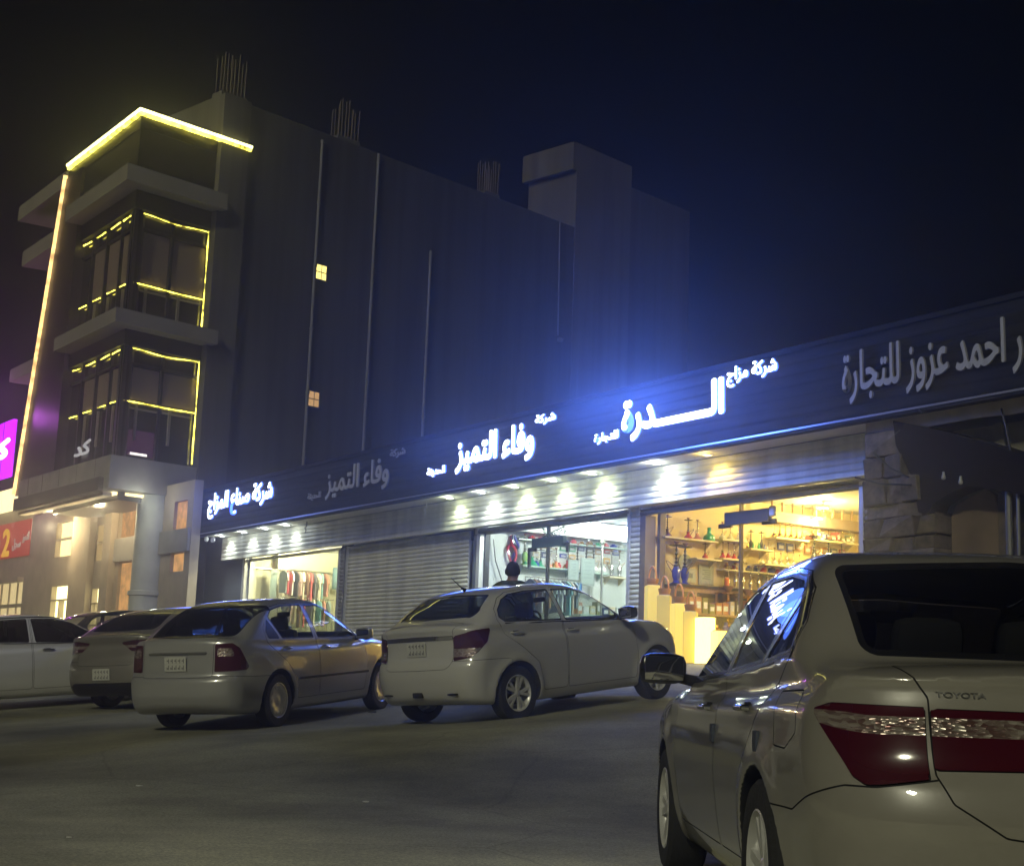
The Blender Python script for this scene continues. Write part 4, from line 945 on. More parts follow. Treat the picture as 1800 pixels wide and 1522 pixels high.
# counter along the wall
def counter(label, t0, t1, s0, s1, h, mat, topm):
    g = root_at('counter', label, 'counter'); m = MB(); m.box(t0, t1, -s1, -s0, -.02, h-.05, F); m.build('cabinet', mat, g); m = MB(); m.box(t0, t1+.04, -s1, -s0, h-.05, h, F); m.build('top', topm, g)
    m = MB(); 
    for q in np.arange(s0+.05, s1-.4, .55): m.box(t1, t1+.012, -q-.48, -q, .1, h-.15, F)
    m.build('drawer_front', topm, g)
    return anchor(g, F((t0+t1)/2, -(s0+s1)/2, 0))
counter('low wooden counter along the wall of the yellow-lit shop', tw, tw+.5, .45, 5.9, 1.60, M_wood, M_dkst)
for i, s in enumerate((.70, .93)): hookah('blue', 'dark', 'tall', tw+.25, -s, 1.60, .88-.02*i, ('nearer' if i == 0 else 'farther')+' of two tall blue hookahs on the wooden counter', G4)
for i, s in enumerate((2.1, 2.3, 2.5, 2.72, 2.95, 3.2)): hookah('silver', 'steel', 'tall', tw+.25, -s, 1.60, .50+.06*(i % 3), f'{ordn[i]} silver hookah standing in a row on the wooden counter', G4)
m = MB(); m.lathe([(0, 0), (.05, 0), (.055, .02), (.055, .2), (.03, .23), (0, .23)], n=16); o = m.build('canister', gmat('glass_orange', HC['orange'], .2), smooth=True); o.location = F(tw+.3, -2.02, 1.60); tag(o, 'orange cylinder beside the silver hookahs on the wooden counter', 'canister')
for i, (t, s) in enumerate(((-.95, -1.75), (-.80, -2.15))): hookah('gold', 'brass', 'tall', t, s, .0, 1.62-.06*i, ('nearer' if i == 0 else 'farther')+' of two tall golden floor hookahs beside the counter', G4)
m = MB(); m.tube(F(tw+.01, -1.12, 2.10), F(tw+.03, -1.12, 2.10), .17, n=28); o = m.build('wall_plate', gmat('grey_plate', (.35, .38, .34), .3)); tag(anchor(o, F(tw, -1.12, 2.1)), 'round grey plate hung on the wall under the upper shelf', 'plate')
def frame_pic(label, t, s0, s1, z0, z1, col, inner, n=F):
    g = root_at('framed_notice', label, 'notice'); m = MB(); m.box(t, t+.02, -s1, -s0, z0, z1, F); m.build('frame', gmat('frame_%02x%02x' % (int(col[0]*255), int(col[1]*255)), col, .4), g)
    m = MB(); m.box(t+.02, t+.024, -s1+.04, -s0-.04, z0+.04, z1-.04, F); m.build('sheet', gmat('sheet_%02x%02x' % (int(inner[0]*255), int(inner[2]*255)), inner, .5), g)
    m = MB()
    for k in range(5): z = z1-.1-(z1-z0-.2)*k/5; m.box(t+.024, t+.026, -s1+.09, -s0-.09-.05*(k % 2), z-.018, z, F)
    m.build('print', gmat('grey_print', (.2, .25, .25), .6), g)
    return anchor(g, F(t, -(s0+s1)/2, z0))
frame_pic('pale framed notice under the round plate', tw, 1.0, 1.42, 1.68, 1.98, (.5, .5, .42), (.55, .58, .5)); frame_pic('tall grey framed notice beside the orange cylinder', tw, 1.5, 1.9, 1.66, 2.08, (.4, .4, .36), (.42, .46, .42)); frame_pic('wide pale green framed notice deep inside the yellow-lit shop', tw, 3.3, 4.3, 1.75, 2.12, (.42, .45, .38), (.5, .56, .45))
# beam and ceiling fittings
g = root_at('ceiling_beam', 'grey brown beam crossing the ceiling of the yellow-lit shop', 'beam'); m = MB(); m.box(tw, tw+.35, -6.1, -2.9, 3.12, 3.34, F); m.build('beam', new_mat('beam_brown', (.30, .22, .16), .6), g); anchor(g, F(tw, -4.5, 3.1))
m = MB()
for s in np.arange(3.2, 6.1, .3): m.box(tw+.35, tw+.40, -s-.02, -s, 3.34, 3.55, F)
o = m.build('ceiling_slat', M_wood); tag(anchor(o, F(tw+.38, -4.6, 3.34)), 'row of upright wooden slats above the ceiling beam', 'slat screen')
PW = 3.4
def ceil_lamp(label, t, s, z, col, es, power, r=.11):
    g = root_at('ceiling_lamp', label, 'ceiling lamp'); m = MB(); m.lathe([(r*1.15, .03), (r*1.15, 0), (r, -.012), (r*.98, .0)], F(t, s, z), 20); m.build('rim', M_rim, g, smooth=True)
    m = MB(); m.lathe([(r*.98, 0), (r*.6, -.02), (0, -.03)], F(t, s, z), 20); m.build('lens', emit_mat('lamp_lens', col, es), g, smooth=True); m = MB(); m.tube(F(t, s, z+.02), F(t, s, 3.55), .012, n=6); m.build('rod', M_rim, g)
    if power: lamp(g, F(t, s, z-.08), power*PW*(1.2 if col[2] < .5 else 1.5), col, r)
    return anchor(g, F(t, s, z))
yc = (1., .765, .25); wc = (.90, 1., .93); pc = (1., .96, .62)
ceil_lamp('round ceiling lamp nearest the beam in the yellow-lit shop', tw+.55, -4.35, 3.25, yc, 12, 45); ceil_lamp('round ceiling lamp farther right in the yellow-lit shop', tw+1.2, -3.9, 3.40, yc, 12, 55)
ceil_lamp('round ceiling lamp over the door of the yellow-lit shop', 1.4, -1.6, 3.45, yc, 10, 75); ceil_lamp('round ceiling lamp at the back of the yellow-lit shop', 2.2, -4.6, 3.45, yc, 10, 60)
m = MB(); m.box(3.1, 3.9, -2.6, -1.9, 3.28, 3.46, F); m.box(3.2, 3.8, -2.5, -2.0, 3.26, 3.28, F); o = m.build('air_conditioner', new_mat('ac_grey', (.45, .40, .34), .5)); tag(anchor(o, F(3.5, -2.2, 3.28)), 'boxy grey air conditioner on the ceiling of the yellow-lit shop', 'air conditioner')
# glowing boxes on the step
def glow_box(label, t0, t1, h, es, rz, d=.26):
    g = root_at('display_box', label, 'display box', 'glowing boxes in front of the yellow-lit shop'); c = F((t0+t1)/2, .20, 0); w = (t1-t0)*.82
    a = rz; f = lambda x, y, z: c+E_*(x*math.cos(a)-y*math.sin(a))+N_*(x*math.sin(a)+y*math.cos(a))+ZZ*z
    m = MB(); m.box(-w/2, w/2, -d/2, d/2, -.015, h, f); b = m.build('shell', new_mat('box_acrylic', (.62, .46, .12), .4, emit=(1., .76, .12), es=es), g, bevel=.012)
    m = MB(); m.box(-w/2+.03, w/2-.03, -d/2+.03, d/2-.03, h, h+.02, f); m.build('lid', M_wood, g); return anchor(g, c-ZZ*.015)
glow_box('tallest glowing pale yellow box beside the brown door post', -1.22, -.74, 1.50, .55, .5); glow_box('second tallest glowing box, its near side tan', -.86, -.34, 1.29, .28, .75)
glow_box('third tallest glowing yellow box', -.36, .06, 1.12, .8, .4); glow_box('fourth tallest glowing box with tan side before the brightest box', -.06, .46, .96, .35, .75); glow_box('brightest white-hot glowing box, shortest but one', .38, .86, .84, 7., .3); glow_box('shortest glowing box farthest from the brown door post', .86, 1.28, .58, 3.5, .3)
def basket(label, t, s, z, r, h):
    g = root_at('basket', label, 'basket', 'baskets by the glowing boxes'); o = F(t, s, z); m = MB(); m.lathe([(0, 0), (r*.8, 0), (r, h*.5), (r*1.05, h), (r*.95, h), (r*.8, h*.2), (0, h*.1)], o, 18)
    m.build('bowl', gmat('wicker', (.42, .20, .07), .7), g, smooth=True); m = MB(); m.path([o+E_*r*math.cos(u)+ZZ*(h*.9+2.1*r*math.sin(u)) for u in np.linspace(0, math.pi, 14)], .018, 6); m.build('handle', gmat('wicker_hoop', (.65, .28, .08), .6), g, smooth=True); return anchor(g, o)
for i, (t, h, lb) in enumerate(((-.98, 1.52, 'wicker basket with hoop handle on the tallest glowing box'), (-.60, 1.31, 'wicker basket with hoop handle on the second tallest glowing box'), (-.15, 1.14, 'wicker basket with hoop handle on the third glowing box'), (.20, .98, 'wicker basket with hoop handle on the fourth glowing box'))): basket(lb, t, .20, h, .12, .12)
lamp(bpy.data.objects['display_box.004'], (0.25, .35, .5), 14, (1., .85, .35), .1)

# transom plates of the glass doors
def door_fit(label, t0, t1, z0, z1, s, mat, pts):
    g = root_at('door_header', label, 'door header'); m = MB(); m.box(t0, t1, s, s+.10, z0, z1, F); m.build('plate', mat, g)
    for (a, b, c, d) in pts:
        m = MB(); m.box(a, b, s-.01, s+.04, c, d, F); m.build('patch_fitting', M_black, g)
    return anchor(g, F((t0+t1)/2, s, z0))
door_fit('dark green header box over the glass door of the white-lit shop', -5.68, -4.45, 2.53, 2.75, -.13, new_mat('dark_green_metal', (.03, .07, .05), .5), [(-5.92, -5.60, 2.47, 2.56), (-5.92, -5.84, 2.1, 2.47), (-4.74, -4.34, 2.52, 2.60), (-4.42, -4.34, 2.38, 2.52)])
door_fit('dark grey header box over the glass door of the yellow-lit shop', .68, 1.90, 2.62, 2.86, -.30, new_mat('dark_grey_metal', (.07, .075, .075), .5), [(.44, .80, 2.58, 2.66), (1.66, 2.02, 2.57, 2.66)])
m = MB(); m.box(1.90, 2.05, -.28, -.20, 2.70, 2.9, F); o = m.build('door_sensor', M_rim, bevel=.03); tag(anchor(o, F(1.97, -.25, 2.7)), 'small white box at right end of the dark grey door header', 'sensor')
m = MB(); rr = random.Random(3)
for k in range(70):
    t = rr.uniform(-5.3, -4.4); z = rr.uniform(2.72, 2.98)*1.0; p = F(t, -.06, z); q = p+E_*rr.uniform(-.09, .09)+ZZ*rr.uniform(-.14, .10)+N_*rr.uniform(-.02, .04); w = E_*.012+ZZ*.01
    m.face([p-w, q, p+w, p-(q-p)*.3])
m.path([F(-5.3, -.07, 2.76), F(-4.9, -.06, 2.86), F(-4.45, -.06, 2.95)], .012, 5)
o = m.build('hanging_plant', new_mat('plant_green', (.05, .12, .05), .7)); tag(anchor(o, F(-4.9, -.06, 2.76)), 'green trailing plant on the header box of the white-lit shop', 'plant')

# white-lit shop
t3 = -7.9
shelf('glass wall shelf of coloured hookahs in the white-lit shop', t3, 1.05, 2.65, 2.33, .36, M_shg); shelf('grey wall shelf of four dark hookahs in the white-lit shop', t3, 2.66, 3.62, 2.30, .36, M_shg); shelf('pale wall shelf of two silver hookahs in the white-lit shop', t3, 3.66, 4.3, 2.24, .36, M_shw)
G3 = 'hookahs of the white-lit shop'; x3 = t3+.2
for c, st, sh, s, H, lb in (('lime', 'steel', 'tall', 1.19, .78, 'tallest lime green hookah first on the glass shelf'), ('green', 'steel', 'bell', 1.40, .68, 'green hookah between the lime one and the teal one'), ('green', 'dark', 'bell', 1.66, .46, 'short green hookah with black neck on the glass shelf'), ('orange', 'dark', 'bell', 1.90, .46, 'first orange hookah on the glass shelf'), ('orange', 'steel', 'bell', 2.12, .50, 'second orange hookah, paler and nearer the dark one'), ('red', 'steel', 'bell', 2.48, .66, 'red striped hookah last on the glass shelf')):
    hookah(c, st, sh, x3, -s, 2.33, H, lb, G3)
for i, s in enumerate((2.76, 3.03, 3.26, 3.52)): hookah('clear', 'dark', 'round', x3, -s, 2.30, .70, f'{ordn[i]} of four dark stemmed hookahs along the grey shelf', G3)
for i, s in enumerate((3.82, 4.07)): hookah('silver', 'steel', 'tall', x3, -s, 2.24, .68, ('nearer' if i == 0 else 'farther')+' of two shining silver hookahs by the ribbed strip', G3)
g = root_at('hose_bundle', 'hanging bundle of red and blue hoses by the wall of the white-lit shop', 'hoses')
for col, off in (((.6, .02, .03), 0), ((.04, .06, .4), .07), ((.5, .02, .05), -.08), ((.02, .02, .03), .03)):
    m = MB(); m.path([F(t3+.08+.05*math.sin(u*3+off*20), -.92-off+.07*math.sin(u*7+off*30), 3.05-.75*u-.05*math.sin(u*9)) for u in np.linspace(0, 1, 18)], .032, 7); m.build('hose', gmat('hose_%d' % (col[0]*100+col[2]*1000), col, .4), g, smooth=True)
anchor(g, F(t3, -.92, 2.3))
frame_pic('left grey price board beside the silver pole', t3+.45, 2.30, 2.62, 2.0, 2.55, (.25, .30, .28), (.30, .37, .34)); frame_pic('right grey price board beside the silver pole', t3+.45, 2.68, 3.1, 1.95, 2.62, (.25, .30, .28), (.30, .37, .34)); frame_pic('small blue notice under the grey price boards', t3+.6, 2.35, 2.62, 1.78, 1.98, (.03, .12, .3), (.05, .25, .5))
m = MB(); m.tube(F(t3+.5, -3.3, 0), F(t3+.5, -3.3, 3.0), .03, n=12); m.lathe([(0, -.07), (.05, -.05), (.07, 0), (.05, .05), (0, .07)], F(t3+.5, -3.3, 3.05), 14); o = m.build('display_pole', M_steel, smooth=True); tag(anchor(o, F(t3+.5, -3.3, 0)), 'silver upright pole with ball top in the white-lit shop', 'pole')
counter('low pale counter along the wall of the white-lit shop', t3, t3+.45, 2.7, 5.0, 1.25, M_shw, M_shg)
m = MB(); m.box(t3, t3+.5, -5.1, -.75, 3.12, 3.5, F); o = m.build('bulkhead', new_mat('bulkhead_white', (.78, .80, .78), .5)); tag(anchor(o, F(t3+.2, -3, 3.1)), 'white bulkhead along the ceiling of the white-lit shop', 'bulkhead')
def garments(rail_label, t, s0, s1, z, n, L, where, grp, cols, fac=0.):
    g = root_at('clothes_rail', rail_label, 'clothes rail'); m = MB(); m.tube(F(t, -s0+.1, z), F(t, -s1-.1, z), .014, n=8); m.build('rail', M_steel, g); m = MB()
    for s in (s0-.08, s1+.08): m.tube(F(t, -s, 0), F(t, -s, z), .014, n=8); m.tube(F(t-.22, -s, 0), F(t+.22, -s, 0), .014, n=8)
    m.build('stand', M_steel, g); anchor(g, F(t, -(s0+s1)/2, 0))
    for i in range(n):
        s = s0+(s1-s0)*(i+.5)/n; nm, c = cols[i % len(cols)]; l = L*random.uniform(.8, 1.1); w = .21
        q = root_at('hanging_shirt', f'{nm} garment, {ordn[i]} from the door on the rail {where}', 'garment', grp)
        m = MB(); a = random.uniform(-.25, .25)+fac; ca, sa = math.cos(a), math.sin(a)
        pr = [(-.05, 0), (.05, 0), (w, -.09), (w+.06, -.32), (w+.0, -.34), (w-.03, -.22), (w-.03+random.uniform(-.02, .02), -l), (-w+.03, -l+random.uniform(-.04, .04)), (-w+.03, -.22), (-w, -.34), (-w-.06, -.32), (-w, -.09)]
        m.prism(pr, -.02, .02, lambda x, y, k: F(t, -s, z-.05)+(E_*ca+N_*sa)*x+(N_*ca-E_*sa)*k+ZZ*y); m.build('cloth', gmat('cloth_'+nm.replace(' ', '_'), c, .85), q)
        m = MB(); m.path([F(t, -s, z-.05), F(t, -s, z-.005), F(t, -s+.02, z+.02)], .006, 5); m.build('hanger', M_steel, q); anchor(q, F(t, -s, z-l))
CL = [('navy', (.05, .09, .16)), ('brown', (.22, .12, .07)), ('white', (.7, .7, .66)), ('cream', (.6, .5, .36)), ('tan', (.4, .25, .13)), ('pale blue', (.45, .6, .62)), ('grey', (.3, .33, .33)), ('light grey', (.52, .58, .58)), ('black', (.03, .03, .03)), ('teal', (.2, .42, .42)), ('beige', (.5, .42, .32)), ('slate', (.16, .22, .26))]
garments('steel clothes rail in the white-lit shop, behind the man', t3+.75, .95, 2.35, 2.02, 12, .75, 'behind the man', 'garments in the white-lit shop', CL, 0.)
CL2 = [('grey green', (.30, .38, .34)), ('crimson', (.5, .05, .07)), ('white', (.7, .7, .66)), ('black', (.03, .03, .03)), ('pale pink', (.65, .45, .40)), ('cream', (.6, .52, .38)), ('brown', (.22, .13, .09)), ('red', (.55, .08, .08)), ('dark grey', (.12, .12, .12)), ('ivory', (.7, .66, .5)), ('teal', (.2, .42, .40)), ('coral', (.6, .28, .2))]
garments('long clothes rail of the clothes shop', -21.35, 1.0, 2.6, 2.86, 12, .85, 'of the clothes shop, upper row', 'upper garments in the clothes shop', CL2, 0.)
garments('low clothes rail of the clothes shop', -21.2, 1.0, 2.7, 1.98, 10, .8, 'of the clothes shop, lower row', 'lower garments in the clothes shop', CL2[3:]+CL2[:3], .1)
t1 = -21.98
frame_pic('grey green notice board at left of the clothes shop', t1+.4, .72, .95, 1.95, 2.85, (.25, .33, .30), (.32, .42, .40)); frame_pic('blue notice board at right of the clothes shop', t1+.5, 2.85, 3.15, 2.35, 3.05, (.12, .25, .32), (.25, .42, .48)); frame_pic('slim dark green banner hung right in the clothes shop', t1+.5, 2.55, 2.74, 2.3, 2.78, (.16, .22, .16), (.25, .32, .25))
m = MB(); m.box(t1, t1+.08, -4.8, -.1, 2.86, 2.90, F); o = m.build('wall_rail', M_steel); tag(anchor(o, F(t1, -2, 2.86)), 'thin rail along the wall of the clothes shop', 'rail')
m = MB(); m.box(t1, t1+.3, -1.06, -1.0, 2.9, 3.5, F); o = m.build('wall_post', M_alu); tag(anchor(o, F(t1, -1, 2.9)), 'short grey upright above the wall rail of the clothes shop', 'post')
for i, (t, s) in enumerate(((-20.6, -1.4), (-18.4, -1.6), (-16.6, -2.4))): ceil_lamp(f'{ordn[i]} round ceiling lamp from the left in the clothes shop', t, s, 3.5, pc, 9, 75)
for i, (t, s, z) in enumerate(((-7.25, -2.95, 3.48), (-7.25, -4.2, 3.46), (-5.2, -1.6, 3.5), (-3.8, -3.4, 3.5))): ceil_lamp(f'{ordn[i]} round ceiling lamp from the door in the white-lit shop', t, s, z, wc, 12, (22, 22, 85, 75)[i])

# more stock: cartons and jars in rows
def row_of(kind, base_label, n, t, s0, s1, z, cols, grp, hmin, hmax):
    for i in range(n):
        s = s0+(s1-s0)*(i+.5)/n; w = (s1-s0)/n*random.uniform(.62, .9); h = random.uniform(hmin, hmax); nm, c = random.choice(cols); m = MB()
        if kind == 'carton':
            m.box(t-.11, t+.11, -s-w/2, -s+w/2, z, z+h, F); o = m.build('carton', gmat('carton_'+nm, c, .5), bevel=.006)
            m2 = MB(); m2.box(t+.11, t+.113, -s-w*.36, -s+w*.36, z+h*.3, z+h*.72, F); m2.build('print', gmat('print_'+nm, tuple(min(1, .5+.4*(1-v)) for v in c), .5), o)
        else:
            m.lathe([(0, 0), (w*.42, 0), (w*.45, h*.1), (w*.42, h*.6), (w*.22, h*.75), (w*.24, h), (0, h)], F(t, -s, z), 14); o = m.build('jar', gmat('glass_'+nm, c, .08), smooth=True)
        tag(o, f'{ordn[i]} along, {nm} {kind} {base_label}', kind, grp); 
        lo = F(t, -s, z); anchor(o, lo)
CC = [('tan', (.45, .28, .12)), ('maroon', (.3, .04, .04)), ('cream', (.65, .55, .35)), ('navy', (.05, .07, .2)), ('olive', (.2, .2, .07)), ('copper', (.5, .22, .09))]
JC = [('gold', HC['gold']), ('red', HC['red']), ('clear', HC['clear']), ('white', HC['white']), ('blue', HC['blue']), ('green', HC['green'])]
shelf('lower cream wall shelf of cartons above the wooden counter', tw, 2.0, 4.6, 2.02, .26, M_shw, False)
row_of('jar', 'beside the two black hookahs on their shelf', 8, tw+.18, 2.65, 3.3, 2.50, JC, 'jars of the yellow-lit shop', .08, .16)
row_of('carton', 'on the last upper shelf by the window edge', 9, tw+.14, 4.5, 5.85, 2.845, CC, 'cartons of the yellow-lit shop', .10, .22)
row_of('carton', 'on the upper display step before the counter', 10, tw+.66, .6, 2.4, 1.02, CC, 'counter cartons of the yellow-lit shop', .18, .34)
row_of('jar', 'on the lower display step before the counter', 12, tw+.7, .6, 3.4, .62, JC, 'step jars of the yellow-lit shop', .16, .34)
g = root_at('display_step', 'two level wooden display step in front of the wooden counter', 'display step'); m = MB(); m.box(tw+.52, tw+.82, -3.6, -.5, .58, .62, F); m.box(tw+.52, tw+.80, -3.6, -.5, .98, 1.02, F); m.build('board', M_wood, g); m = MB(); m.box(tw+.54, tw+.60, -3.6, -.5, -.02, .58, F); m.build('riser', M_wood, g); anchor(g, F(tw+.67, -2, 0))
row_of('carton', 'on the pale counter of the white-lit shop', 11, t3+.2, 2.7, 4.9, 1.25, CC+[('pale', (.6, .65, .6)), ('teal', (.1, .35, .35))], 'cartons of the white-lit shop', .14, .34)
row_of('jar', 'on the glass shelf of coloured hookahs', 9, t3+.24, 1.1, 2.6, 2.335, JC, 'jars of the white-lit shop', .07, .14)
shelf('topmost pale wall shelf of the white-lit shop', t3, 1.0, 4.4, 2.98, .22, M_shg, False)
row_of('jar', 'on the topmost shelf of the white-lit shop', 12, t3+.12, 1.3, 4.3, 2.98, JC, 'top jars of the white-lit shop', .07, .12)
row_of('jar', 'on the lower shelf above the wooden counter', 12, tw+.13, 2.05, 4.55, 2.02, JC, 'lower shelf jars of the yellow-lit shop', .10, .19)
def packs(base, t, s0, s1, zs, n, grp):
    for r, z in enumerate(zs):
        for i in range(n):
            s = s0+(s1-s0)*(i+.5)/n; nm, c = random.choice(CC+JC); w = (s1-s0)/n*.36; h = random.uniform(.10, .17)
            m = MB(); m.box(t, t+.03, -s-w, -s+w, z-h, z, F); o = m.build('hanging_pack', gmat('pack_'+nm, c, .4)); m2 = MB(); m2.box(t+.03, t+.032, -s-w*.7, -s+w*.7, z-h*.8, z-h*.35, F); m2.build('print', gmat('print_pale', (.6, .6, .5), .5), o)
            m3 = MB(); m3.tube(F(t-.02, -s, z+.012), F(t+.07, -s, z+.012), .006, n=5); m3.build('peg', M_steel, o)
            tag(o, f'{ordn[i]} along, {ordn[r]} row down, {nm} pack hanging {base}', 'pack', grp); anchor(o, F(t, -s, z-h))
packs('under the topmost shelf, white-lit shop', t3+.01, 1.5, 4.2, (2.94, 2.72), 10, 'packs on the wall of the white-lit shop')
packs('over the wooden counter, yellow-lit shop', tw+.01, 3.4, 5.8, (2.72, 2.14, 1.92), 9, 'packs on the wall of the yellow-lit shop')
# ------------------------------------------------------------------ the man standing beyond the tall white saloon, his back to us
def capsule(p, a, b, ra, rb):
    a, b = np.array(a, float), np.array(b, float); d = b-a; L2 = d@d
    t = np.clip(((p[0]-a[0])*d[0]+(p[1]-a[1])*d[1]+(p[2]-a[2])*d[2])/L2, 0, 1)
    return np.sqrt((p[0]-a[0]-t*d[0])**2+(p[1]-a[1]-t*d[1])**2+(p[2]-a[2]-t*d[2])**2)-(ra+(rb-ra)*t)
def ell(p, c, r): 
    k = np.sqrt(((p[0]-c[0])/r[0])**2+((p[1]-c[1])/r[1])**2+((p[2]-c[2])/r[2])**2); return (k-1)*min(r)
def person_f(x, y, z):
    """x right, y the way he faces, z up"""
    p = (x, y, z)
    f = smin(ell(p, (0, 0, 1.32), (.20, .125, .24)), ell(p, (0, 0, 1.06), (.165, .115, .2)), .08)
    f = smin(f, ell(p, (0, -.01, .93), (.175, .13, .13)), .07)
    f = smin(f, capsule(p, (-.15, -.01, 1.44), (.15, -.01, 1.44), .075, .075), .08)
    f = smin(f, capsule(p, (0, -.01, 1.44), (0, .02, 1.58), .062, .056), .05)
    h = smin(ell(p, (0, .02, 1.695), (.076, .098, .105)), ell(p, (0, .05, 1.625), (.058, .07, .065)), .04)
    h = smin(h, ell(p, (0, .122, 1.66), (.016, .025, .028)), .015)
    for s in (-1, 1): h = smin(h, ell(p, (s*.08, .01, 1.675), (.012, .024, .034)), .012); h = smax(h, -ell(p, (s*.032, .122, 1.69), (.017, .016, .011)), .012)
    h = smax(h, -ell(p, (0, .125, 1.617), (.024, .01, .004)), .008)
    f = smin(f, h, .03)
    for s in (-1, 1):
        f = smin(f, capsule(p, (s*.205, -.01, 1.42), (s*.27, -.03, 1.14), .058, .045), .05); f = smin(f, capsule(p, (s*.27, -.03, 1.14), (s*.25, .10, .92), .045, .032), .03)
        w = np.array((s*.25, .10, .92)); f = smin(f, ell(p, (s*.245, .125, .86), (.022, .040, .05)), .02)
        for k, (dy, ln) in enumerate(((.155, .075), (.137, .085), (.118, .08), (.100, .065))):
            a = (s*.243, dy, .83); b = (s*.235, dy+.008, .83-ln*.6); c = (s*.222, dy+.004, .83-ln); f = smin(f, capsule(p, a, b, .0095, .009), .006); f = smin(f, capsule(p, b, c, .009, .008), .004)
        f = smin(f, capsule(p, (s*.235, .155, .875), (s*.215, .185, .835), .012, .010), .01)
        f = smin(f, capsule(p, (s*.095, 0, .92), (s*.105, .015, .50), .085, .058), .05); f = smin(f, capsule(p, (s*.105, .015, .50), (s*.11, -.015, .09), .055, .036), .03)
        f = smin(f, capsule(p, (s*.11, -.03, .045), (s*.125, .15, .035), .042, .034), .03)
    return f
def build_person():
    g = thing('person', 'man in dark green camouflage jacket seen from behind over the white saloon roof', 'person')
    V, Q = surface_nets(person_f, (-.4, -.3, -.02), (.4, .3, 1.84), .0095)
    for _ in range(2):
        gr = grad(person_f, V, .003); V = V-gr*(np.clip(person_f(*V.T), -.01, .01)/((gr*gr).sum(1)+1e-9))[:, None]
    gr = grad(person_f, V, .003); N = gr/(np.linalg.norm(gr, axis=1)[:, None]+1e-9); T = np.concatenate([Q[:, [0, 1, 2]], Q[:, [0, 2, 3]]])
    vote = np.einsum('ij,ij->i', np.cross(V[T[:, 1]]-V[T[:, 0]], V[T[:, 2]]-V[T[:, 0]]), N[T[:, 0]]); T = np.where((vote < 0)[:, None], T[:, ::-1], T)
    b = TM(V, N, T); b.obj('body', new_mat('skin', (.32, .18, .12), .55), g)
    x, y, z = V.T; ax = np.abs(x)
    hand = np.maximum(z-.915, .19-ax)         # below the cuffs
    jk, _ = b.split(np.maximum(np.maximum(z-1.50-.04*(y < 0), .90-z), -hand)); jk.obj('jacket', M_camo, g, .016, .014)
    tr, _ = b.split(np.maximum(np.maximum(z-.93, .10-z), ax-.205)); tr.obj('trousers', new_mat('dark_trousers', (.03, .032, .04), .9), g, .012, .01)
    sh, _ = b.split(np.maximum(z-.105, ax-.3)); sh.obj('shoes', new_mat('black_shoes', (.015, .015, .015), .5), g, .008)
    hr, _ = b.split(np.maximum(1.615-z+.9*np.maximum(0, y+.02), np.where((y < .055) | (z > 1.752), -.5, .5))); hr.obj('hair', new_mat('black_hair', (.012, .010, .009), .6, bump=.6, bscale=60), g, .014, .012)
    m = MB(); m.lathe([(.072, 1.50), (.078, 1.545), (.070, 1.55), (.064, 1.50)], (0, -.005, 0), 20); m.build('collar', M_camo, g, smooth=True)
    return g
M_camo = bpy.data.materials.new('camouflage'); M_camo.use_nodes = True
_t = M_camo.node_tree; _b = _t.nodes['Principled BSDF']; _b.inputs['Roughness'].default_value = .9
_c = _t.nodes.new('ShaderNodeTexCoord'); _n = _t.nodes.new('ShaderNodeTexNoise'); _n.inputs['Scale'].default_value = 9; _n.inputs['Detail'].default_value = 3; _t.links.new(_c.outputs['Object'], _n.inputs['Vector'])
_r2 = _t.nodes.new('ShaderNodeValToRGB'); _r2.color_ramp.interpolation = 'CONSTANT'; _e = _r2.color_ramp.elements; _e[0].color = (.02, .03, .015, 1); _e[1].position = .48; _e[1].color = (.055, .075, .035, 1); _k = _e.new(.6); _k.color = (.10, .09, .05, 1)
_t.links.new(_n.outputs['Fac'], _r2.inputs['Fac']); _t.links.new(_r2.outputs[0], _b.inputs['Base Color'])
man = build_person(); man.location = (.07, 19.45, float(ground_z(.07, 19.45))); man.rotation_euler = (0, 0, math.radians(-20))
